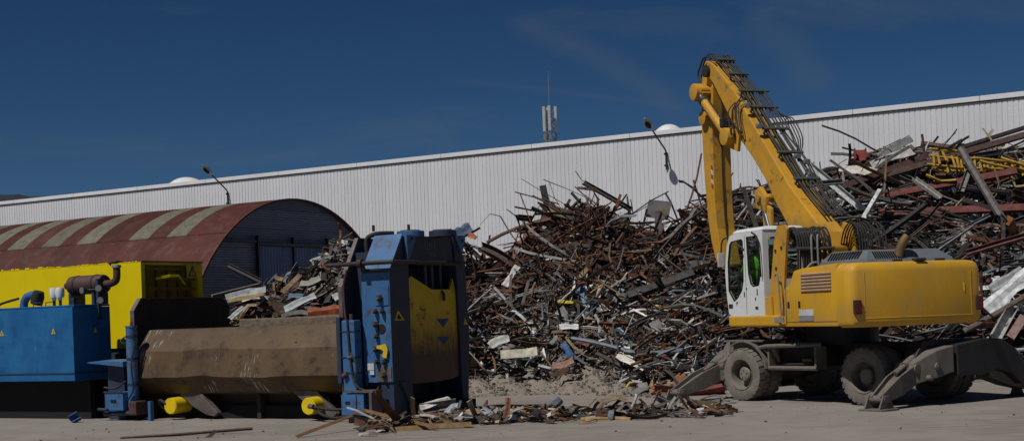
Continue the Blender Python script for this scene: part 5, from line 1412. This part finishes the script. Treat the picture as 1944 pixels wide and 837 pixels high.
# yellow lattice: a crushed frame of rails and rungs
lat = thing('yellow_lattice', 'crushed yellow lattice of rails and rungs on top of the right heap', 'lattice', at(1850, 315, 41.2))
r3 = np.random.default_rng(5)
LP = np.array(at(1850, 315, 41.2))
for k, (a, b) in enumerate((((1768, 283), (1830, 288)), ((1765, 296), (1950, 312)), ((1770, 320), (1870, 330)), ((1760, 312), (1945, 322)), ((1758, 332), (1815, 342)), ((1860, 305), (1950, 325)), ((1900, 300), (1955, 318)))):
    p, q = np.array(at(*a, 41.0 - .1*k)) - LP, np.array(at(*b, 40.9 - .12*k)) - LP
    mid = (p + q)/2 + r3.normal(0, .06, 3)
    MB().tube([p, (p + mid)/2 + r3.normal(0, .04, 3), mid, q], .045, 6, 2).build('rail', LATT, lat)
for k in range(20):
    px = 1772 + k*8.6; y0 = 286 + r3.uniform(0, 12) + (px - 1772)*.12
    p, q = np.array(at(px, y0, 40.9)) - LP, np.array(at(px + r3.uniform(-2, 9), y0 + r3.uniform(16, 30), 40.5)) - LP
    MB().tube([p, q], .032, 5).build('rung', LATT, lat)
# middle heap
between('scrap_beam', 'channel', at(1107, 347, 41.5), at(1200, 398, 41), 0.068, DRK, 'dark channel sloping down from the peak of the middle heap', .06, .4, 2)
between('scrap_strip', 'strip', at(1030, 352, 41.5), at(1041, 400, 41.3), .10, DRK, 'dark plate standing upright left of the heap peak', nrm=(0, -1, 0))
between('scrap_bar', 'pipe', at(977, 364, 41.5), at(1062, 388, 41.3), .035, DRK, 'thin dark rod pointing left above the middle heap', .1, 0, 2)
between('scrap_bar', 'pipe', at(961, 397, 41.2), at(1000, 426, 41), .035, (.13, .10, .03, .1), 'thin olive rod pointing up left over the middle heap', .1, 0, 3)
between('scrap_strip', 'strip', at(1095, 360, 41.3), at(1135, 358, 41.4), .05, BRN, 'brown strip crossing the peak of the middle heap', .3, .4, 3)
between('scrap_channel', 'channel', at(983, 413, 40.8), at(1010, 416, 40.8), .09, BRN, 'short brown channel end left of the middle ridge')
for k in range(7):
    between('scrap_arch', 'angle', at(985 + 3*k, 445 - 4*k, 40.7), at(1105 + 6*k, 380 + 4*k, 41.2), .05, RUSTS[k % 7] + (.05,), 'rusty bar in the arched bundle left of the middle peak, ' + ('lowest', 'second lowest', 'third lowest', 'middle one', 'third highest', 'second highest', 'topmost')[k], .45, .3, 30 + k, seg=7)
fn = thing('scrap_funnel', 'grey steel funnel with tapered mouth standing on the middle ridge', 'funnel', at(1250, 425, 40.8))
FP = np.array(at(1250, 425, 40.8))
def rel(px, py, Y): return tuple(np.array(at(px, py, Y)) - FP)
MB().loft([[rel(1224, 412, 40.6), rel(1268, 418, 41.0), rel(1276, 383, 41.3), rel(1232, 379, 40.9)], [rel(1226, 412, 40.65), rel(1266, 417, 41.0), rel(1274, 385, 41.28), rel(1234, 381, 40.92)]]).build('mouth_plate', GREYP, fn)
MB().loft([[rel(1243, 452, 40.4), rel(1257, 452, 40.4), rel(1257, 452, 40.6), rel(1243, 452, 40.6)], [rel(1243, 400, 40.6), rel(1257, 402, 40.6), rel(1257, 402, 40.8), rel(1243, 400, 40.8)]]).build('neck', WORN, fn)
MB().loft([[rel(1257, 402, 40.5), rel(1270, 390, 40.7), rel(1272, 390, 40.72), rel(1259, 404, 40.52)], [rel(1257, 402, 40.9), rel(1270, 390, 41.1), rel(1272, 390, 41.12), rel(1259, 404, 40.92)]]).build('flare', WARN, fn)
between('scrap_girder', 'beam', at(1190, 562, 36.6), at(1315, 518, 37.2), 0.088, (.09, .085, .08, .3), 'long dark girder in the middle of the rusty heap', nrm=(0, -1, .4))
between('scrap_girder', 'channel', at(1285, 475, 39.4), at(1350, 445, 39.8), 0.088, (.17, .165, .155, .4), 'punched grey girder left of the hanging stick', nrm=(0, -1, .4))
between('scrap_channel', 'channel', at(1290, 492, 38.8), at(1362, 478, 38.9), .12, (.20, .07, .03, .05), 'orange brown channel below the punched girder', .05, .3, 4)
between('scrap_bundle', 'angle', at(1232, 486, 39), at(1330, 400, 40.4), .06, GRYP, 'grey angle curving up towards the hanging stick', .35, .3, 5, seg=7)
between('scrap_bundle', 'angle', at(1240, 470, 39.2), at(1322, 402, 40.4), .05, (.22, .2, .17, .3), 'second grey angle curving up towards the hanging stick', .35, .3, 6, seg=7)
between('scrap_plate', 'sheet', at(1304, 510, 38), at(1352, 498, 38.2), 0.186, (.10, .10, .10, .3), 'crumpled dark mesh sheet left of the cab', .5, .3, 7)
between('scrap_channel', 'channel', at(912, 470, 40), at(972, 497, 39.6), .13, BRN, 'broad brown channel dipping right of the press head', .15, .3, 8)
between('scrap_sheet', 'sheet', at(955, 540, 38.6), at(985, 508, 38.9), 0.099, (.5, .48, .47, .1), 'white and purple folded sheet right of the press head', .2, .2, 9)
between('scrap_strip', 'strip', at(1088, 478, 39.5), at(1115, 540, 38.5), .1, (.27, .19, .17, .1), 'pinkish strip hanging down in the middle heap', .3, .2, 10)
between('scrap_plate', 'strip', at(1098, 463, 39.8), at(1101, 493, 39.4), .1, (.2, .065, .03, .05), 'orange rust plate upright in the middle heap', 0, .1, 10)
between('scrap_sheet', 'sheet', at(1100, 545, 37.6), at(1125, 590, 37), 0.124, (.12, .2, .32, .1), 'light blue torn sheet in the middle heap', .3, .4, 11)
between('scrap_sheet', 'sheet', at(1052, 558, 37.6), at(1090, 585, 37.2), 0.074, (.42, .33, .03, .05), 'yellow torn sheet in the middle heap', .3, .3, 12)
between('scrap_sheet', 'sheet', at(1138, 578, 37.2), at(1180, 592, 37), 0.124, (.42, .10, .04, .05), 'bright orange crumpled sheet in the middle heap', .35, .4, 13)
between('scrap_sheet', 'sheet', at(1062, 622, 36.3), at(1098, 618, 36.3), 0.087, (.62, .61, .6, .05), 'clean white panel low in the middle heap', .05, .5, 14)
between('scrap_sheet', 'sheet', at(930, 655, 36), at(965, 640, 36.2), 0.124, (.42, .42, .40, .1), 'pale crumpled sheet low beside the press', .3, .4, 15)
between('scrap_strip', 'strip', at(950, 672, 35.8), at(1020, 668, 35.8), .12, (.46, .43, .34, .05), 'cream board low beside the press', .1, .5, 16)
between('scrap_sheet', 'sheet', at(1066, 655, 35.6), at(1090, 676, 35.4), 0.087, (.07, .17, .36, .05), 'bright blue torn sheet low in the middle heap', .3, .4, 17)
between('scrap_pipe', 'pipe', at(1085, 640, 35.6), at(1200, 668, 34.9), .11, (.15, .165, .19, .5), 'long grey blue pipe low in the middle heap', .15, 0, 18)
between('scrap_pipe', 'pipe', at(1185, 668, 34.8), at(1302, 668, 33.9), .13, (.13, .14, .16, .5), 'bent grey pipe reaching to the front stabiliser', .3, 0, 19, seg=8)
between('scrap_sheet', 'sheet', at(1172, 674, 34.6), at(1225, 700, 33.9), 0.087, (.6, .57, .5, .05), 'long cream panel lying by the heap foot', .1, .5, 20)
between('scrap_sheet', 'sheet', at(1048, 690, 35.2), at(1090, 690, 35), 0.105, (.26, .14, .115, .1), 'dull pink crumpled sheet above the dirt mound', .3, .5, 21)
between('scrap_strip', 'strip', at(1232, 568, 36.6), at(1290, 608, 35.8), .05, (.45, .33, .1, .05), 'thin yellow lath leaning in the middle heap', .05, .2, 22)
between('scrap_strip', 'strip', at(1205, 725, 33.2), at(1222, 752, 32.6), .11, (.2, .19, .185, .3), 'grey curved plate standing at the heap foot', .5, .1, 23)
between('scrap_plate', 'strip', at(1240, 610, 35.6), at(1285, 670, 34.8), .14, (.12, .115, .11, .3), 'broad grey plank sliding down left of the cab', .1, .4, 24)
between('scrap_trough', 'channel', at(1240, 745, 32.6), at(1285, 748, 32.4), .16, (.15, .045, .04, .05), 'dark red box section beside the front stabiliser foot', 0, .0, 25)
between('scrap_trough', 'channel', at(1300, 742, 32.2), at(1372, 728, 32.2), .22, (.19, .05, .04, .05), 'dark red ribbed panel behind the front wheel', 0, .2, 26)
between('scrap_sheet', 'sheet', at(860, 446, 40), at(893, 430, 40.2), 0.174, (.06, .10, .17, .1), 'dark blue sheet rising behind the press head', .3, .5, 27)
between('scrap_sheet', 'sheet', at(888, 445, 40), at(905, 452, 40), 0.087, (.45, .16, .06, .05), 'small orange sheet behind the press head', .3, .5, 28)
# left heap
between('scrap_beam', 'channel', at(432, 504, 36.5), at(495, 535, 35.8), 0.061, DRK, 'dark channel pointing up left in front of the shed gable', 0, .3, 29)
between('scrap_beam', 'angle', at(402, 560, 35), at(492, 538, 35.4), .09, (.15, .125, .11, .2), 'grey brown rail lying over the black end plate', 0, .3, 30)
between('scrap_sheet', 'sheet', at(428, 565, 34.6), at(505, 548, 34.8), 0.124, (.27, .28, .28, .4), 'shiny perforated sheet on the heap behind the press', .2, .4, 31)
between('scrap_strip', 'strip', at(432, 572, 34.4), at(500, 558, 34.4), .05, (.25, .17, .06, .05), 'yellowish lath on the heap behind the press', .05, .4, 32)
between('scrap_sheet', 'sheet', at(592, 500, 36.5), at(626, 485, 36.8), 0.124, (.40, .42, .40, .05), 'clean pale panel high on the heap beside the press', .05, .6, 33)
between('scrap_sheet', 'sheet', at(538, 582, 33.6), at(600, 565, 33.8), 0.099, (.32, .34, .35, .3), 'folded silver sheet in the middle of the press heap', .3, .4, 34)
between('scrap_strip', 'strip', at(535, 555, 34.6), at(570, 522, 35.2), .06, (.24, .17, .1, .05), 'tan lath leaning on the press heap', .05, .4, 35)
between('scrap_sheet', 'sheet', at(585, 598, 32.6), at(648, 590, 32.8), 0.161, (.36, .10, .045, .05), 'orange red panel lying behind the rear ledge', .05, .9, 36)
between('scrap_sheet', 'sheet', at(568, 533, 35), at(610, 535, 35), 0.112, (.26, .27, .22, .2), 'greenish grey rounded sheet on the press heap', .5, .4, 37)
between('scrap_sheet', 'sheet', at(548, 560, 34.2), at(575, 562, 34.2), 0.074, (.13, .18, .25, .1), 'small blue grey panel on the press heap', .05, .5, 38)
between('scrap_sheet', 'sheet', at(436, 606, 32.9), at(462, 582, 33.2), 0.062, (.4, .41, .42, .2), 'pale strip sheet beside the black end plate', .2, .4, 39)
between('scrap_sheet', 'sheet', at(632, 565, 34.5), at(652, 560, 34.5), 0.124, (.4, .4, .39, .2), 'white crumpled sheet beside the press head', .6, .4, 40)
between('scrap_sheet', 'sheet', at(642, 464, 37.4), at(660, 460, 37.4), 0.112, (.5, .5, .5, .3), 'silver crumpled sheet on the peak beside the press', .6, .4, 41)
between('scrap_pipe', 'pipe', at(655, 455, 37.5), at(682, 458, 37.6), .06, GRYP, 'thin grey pipe on the peak beside the press', 0, 0, 42)

# ------------------------------------------------------------------ dirt at the foot of the heap
r_ = np.random.default_rng(9)
v = []; nu, nv = 70, 26
for i in range(nu):
    u = -.045 + .15*i/(nu - 1)
    for j in range(nv):
        s = j/(nv - 1)
        yf = np.interp(u, PA[:, 0], PA[:, 1])
        Y = yf - 1.3 + 3.4*s
        side = min(1, max(0, (u + .045)/.02))*min(1, max(0, (.105 - u)/.05))
        z = side*(1.0*s**1.25) + (.03*r_.normal() + .04*math.sin(u*300 + s*9) if 0 < j else 0)*min(1, s*4)*side - .01
        v.append((u*Y + .03*r_.normal()*s, Y, z))
mound = MB().add(v, [(i*nv+j, (i+1)*nv+j, (i+1)*nv+j+1, i*nv+j+1) for i in range(nu-1) for j in range(nv-1)]).build('dirt_mound', DIRT, smooth=True)
tag(mound, 'pale dirt bank with stones at the foot of the middle heap', 'dirt', kind='stuff')
specs = []
for i in range(1900):
    u = r_.uniform(-.045, .105); s = r_.uniform(0, 1)**.8
    yf = np.interp(u, PA[:, 0], PA[:, 1]); Y = yf - 1.5 + 3.2*s
    side = min(1, max(0, (u + .045)/.02))*min(1, max(0, (.105 - u)/.05))
    sz = .008 + .03*r_.random()**3
    z = side*1.0*max(0, (Y - yf + 1.3)/3.4)**1.25
    o8 = np.array([(sx, sy_, sz_) for sx in (-1, 1) for sy_ in (-1, 1) for sz_ in (-1, 1)], float)*sz*r_.uniform(.6, 1.3, 3) + r_.normal(0, sz*.25, (8, 3))
    c = np.array((.25, .215, .18))*r_.uniform(.6, 1.15)
    specs.append((o8 + np.array((u*Y, Y, z + sz*.3)), [(0, 1, 3, 2), (4, 6, 7, 5), (0, 4, 5, 1), (2, 3, 7, 6), (1, 5, 7, 3), (0, 2, 6, 4)], (*c, 0)))
for i in range(260):
    X, Y = r_.uniform(-9, 9), r_.uniform(21.5, 30); sz = .004 + .012*r_.random()**4
    o8 = np.array([(sx, sy_, sz_) for sx in (-1, 1) for sy_ in (-1, 1) for sz_ in (-1, 1)], float)*sz*r_.uniform(.6, 1.5, 3) + r_.normal(0, sz*.25, (8, 3))
    c = np.array((.2, .17, .145))*r_.uniform(.3, 1.2)
    specs.append((o8 + np.array((X, Y, sz*.5)), [(0, 1, 3, 2), (4, 6, 7, 5), (0, 4, 5, 1), (2, 3, 7, 6), (1, 5, 7, 3), (0, 2, 6, 4)], (*c, 0)))
STONE = mat('stones', (0, 0, 0), None, 9, attr=True, bump=.4)
st_ = bulk('gravel', specs, 'loose stones and grit on the dirt and concrete', STONE); st_['category'] = 'gravel'; st_['kind'] = 'stuff'

# ------------------------------------------------------------------ row of scrap dropped on the concrete in front
r_ = np.random.default_rng(31)
ROW = [(-3.6, 24.6, .08), (-2.6, 25.4, .14), (-1.6, 26.0, .22), (-.6, 26.5, .22), (.6, 26.4, .2), (1.6, 26.5, .16), (2.6, 26.4, .12), (3.5, 26.5, .1), (4.1, 26.5, .06)]
RA = np.array(ROW)
def row_piece(i, big):
    X = r_.uniform(-2.7, 4.0); Yc, hh = np.interp(X, RA[:, 0], RA[:, 1]), np.interp(X, RA[:, 0], RA[:, 2])
    off = r_.normal(0, .42); Y = Yc + off; z = max(0, hh*(1 - (off/.75)**2))*r_.uniform(.1, 1)
    kind = r_.choice(['strip', 'sheet', 'angle', 'channel', 'strip', 'sheet', 'pipe'])
    L = r_.uniform(.25, .75)*big; w = .75* {'strip': .06, 'sheet': .1, 'angle': .03, 'channel': .045, 'pipe': .05}[str(kind)]*r_.uniform(.6, 1.3)
    d = np.array((r_.normal(0, 1), r_.normal(0, .45), r_.normal(0, .13)))
    v, f = piece(str(kind), L, w, .5, r_, 5, r_.normal(0, .5))
    v = v @ basis(d, np.array((r_.normal(0, .3), r_.normal(-.2, .3), 1.0)), r_.uniform(-.7, .7)) + np.array((X, Y, z))
    v[:, 2] += max(0, .006 - v[:, 2].min())
    q = r_.random()
    pal = RUSTS if q < .34 else TANS if q < .6 else GREYS if q < .8 else LIGHT if q < .88 else DARKS
    c = (*np.array(pal[r_.integers(len(pal))])*r_.uniform(.8, 1.25), .15)
    return str(kind), v, f, c
specs = []
for i in range(430):
    k_, v, f, c = row_piece(i, .75); specs.append((v, f, c))
o = bulk('scrap_litter', specs, 'small crushed scrap littering the concrete in front of the press'); o['category'] = 'scrap'; o['kind'] = 'stuff'
for i in range(60):
    k_, v, f, c = row_piece(i, 1.35)
    solo(NAME[k_], v, f, c, f'{cword(c)} {WORD[k_]} in the scrap row ' + ('before the press foot' if v[:, 0].mean() < -1.2 else 'under the press gate' if v[:, 0].mean() < .3 else 'in the middle of the concrete' if v[:, 0].mean() < 1.6 else 'before the dirt bank' if v[:, 0].mean() < 2.8 else 'near the front wheel'), 'scrap dropped on the concrete')
between('scrap_strip', 'strip', (-3.75, 24.3, .03), (-2.75, 26.0, .32), .03, (.16, .075, .03, .05), 'thin brown strip sloping off the ground left of the scrap row', .02, .3, 50)
between('scrap_strip', 'strip', (-2.75, 26.0, .34), (-1.4, 24.8, .04), .035, (.14, .07, .03, .05), 'long brown strip sloping down in front of the press foot', .04, .4, 51)
between('scrap_strip', 'strip', at(735, 822, 25.0)[:2] + (.03,), at(895, 812, 25.2)[:2] + (.06,), .05, (.2, .12, .05, .05), 'thin tan lath along the front of the scrap row', .08, .4, 52)
between('scrap_sheet', 'sheet', at(710, 798, 26.4), at(742, 812, 26), 0.081, (.55, .56, .57, .1), 'white folded panel in front of the press foot', .1, .3, 53)
between('scrap_plate', 'strip', at(740, 793, 26.2), at(752, 822, 25.6), .09, (.24, .14, .06, .05), 'tan plate standing on its edge in the scrap row', .1, .2, 54)
between('scrap_sheet', 'sheet', at(793, 770, 27.2), at(862, 758, 27.4), 0.074, (.6, .58, .54, .05), 'white curled sheet lying under the yellow gate', .25, .4, 55)
between('scrap_trough', 'channel', at(800, 782, 27.1), at(868, 772, 27.2), .14, (.2, .185, .17, .2), 'grey trough under the white curled sheet', 0, .1, 56)
between('scrap_bar', 'bar', at(868, 790, 26.9), at(875, 760, 27.0), .05, (.09, .1, .14, .2), 'short blue grey post at the right corner of the press', 0, 0, 57)
between('scrap_beam', 'beam', at(785, 812, 25.9), at(868, 812, 25.9), 0.061, (.13, .09, .075, .1), 'brown flat beam at the front of the scrap row', 0, .1, 58)
between('scrap_log', 'sheet', at(1103, 798, 25.8), at(1212, 799, 25.7), 0.081, (.33, .22, .09, .05), 'long tan hollow half-round trough at the front of the scrap row', .12, .9, 59)
between('scrap_log', 'sheet', at(1225, 795, 26), at(1300, 790, 26), 0.062, (.26, .15, .07, .05), 'brown curved half pipe right of the tan trough', .35, .9, 60)
between('scrap_pipe', 'pipe', at(1303, 788, 26.1), at(1360, 776, 26.2), .15, (.55, .54, .55, .2), 'crumpled silver pipe at the right end of the scrap row', .12, 0, 61)
between('scrap_plate', 'strip', at(1295, 772, 26.8), at(1388, 778, 26.6), .13, (.15, .12, .06, .05), 'curved olive brown plate at the right end of the scrap row', .3, 1.0, 62)
between('scrap_pipe', 'pipe', at(1030, 780, 27), at(1062, 758, 27.2), .22, (.16, .17, .175, .3), 'crushed grey drum end in the scrap row', .2, 0, 63)
between('scrap_strip', 'strip', at(1165, 786, 26.2), at(1190, 763, 26.4), .03, (.14, .11, .07, .05), 'thin lath propped up like a tent in the scrap row', 0, 0, 64)
between('scrap_strip', 'strip', at(1190, 763, 26.4), at(1208, 786, 26.2), .03, (.13, .1, .07, .05), 'thin lath leaning on the propped lath', 0, 0, 65)
between('scrap_beam', 'channel', at(1085, 770, 27), at(1150, 790, 26.5), 0.048, (.12, .05, .035, .05), 'dark rusty channel leaning in the scrap row', 0, .3, 66)
between('scrap_bar', 'bar', at(228, 823, 25.6)[:2] + (.03,), at(480, 815, 25.9)[:2] + (.05,), .05, (.09, .05, .035, .1), 'long thin rusty rod lying on the concrete before the press', .12, 0, 67, seg=8)
between('scrap_bar', 'strip', at(375, 833, 25)[:2] + (.02,), at(410, 824, 25.3)[:2] + (.03,), .03, (.03, .025, .022, .1), 'small dark twisted scrap on the concrete before the press', .5, .3, 68)
between('scrap_strip', 'strip', at(40, 783, 33.2)[:2] + (.03,), at(166, 770, 32.6)[:2] + (.12,), .06, (.5, .48, .44, .05), 'pale strip standing in for sunlit ground under the blue cabinet', .02, .3, 69)  # pale strip added for a sliver of lit ground
between('scrap_block', 'channel', at(134, 802, 30.6)[:2] + (.05,), at(150, 788, 30.7)[:2] + (.14,), .09, (.05, .12, .26, .1), 'small blue steel block on the ground below the blue cabinet', 0, .4, 70)
between('scrap_bar', 'bar', at(1520, 754, 29.8)[:2] + (.03,), at(1592, 757, 29.4)[:2] + (.03,), .05, (.2, .15, .1, .05), 'thin rod lying on the concrete under the excavator', .05, 0, 71)
print('SCENE BUILT', len(bpy.data.objects), sum(len(m.polygons) for m in bpy.data.meshes))
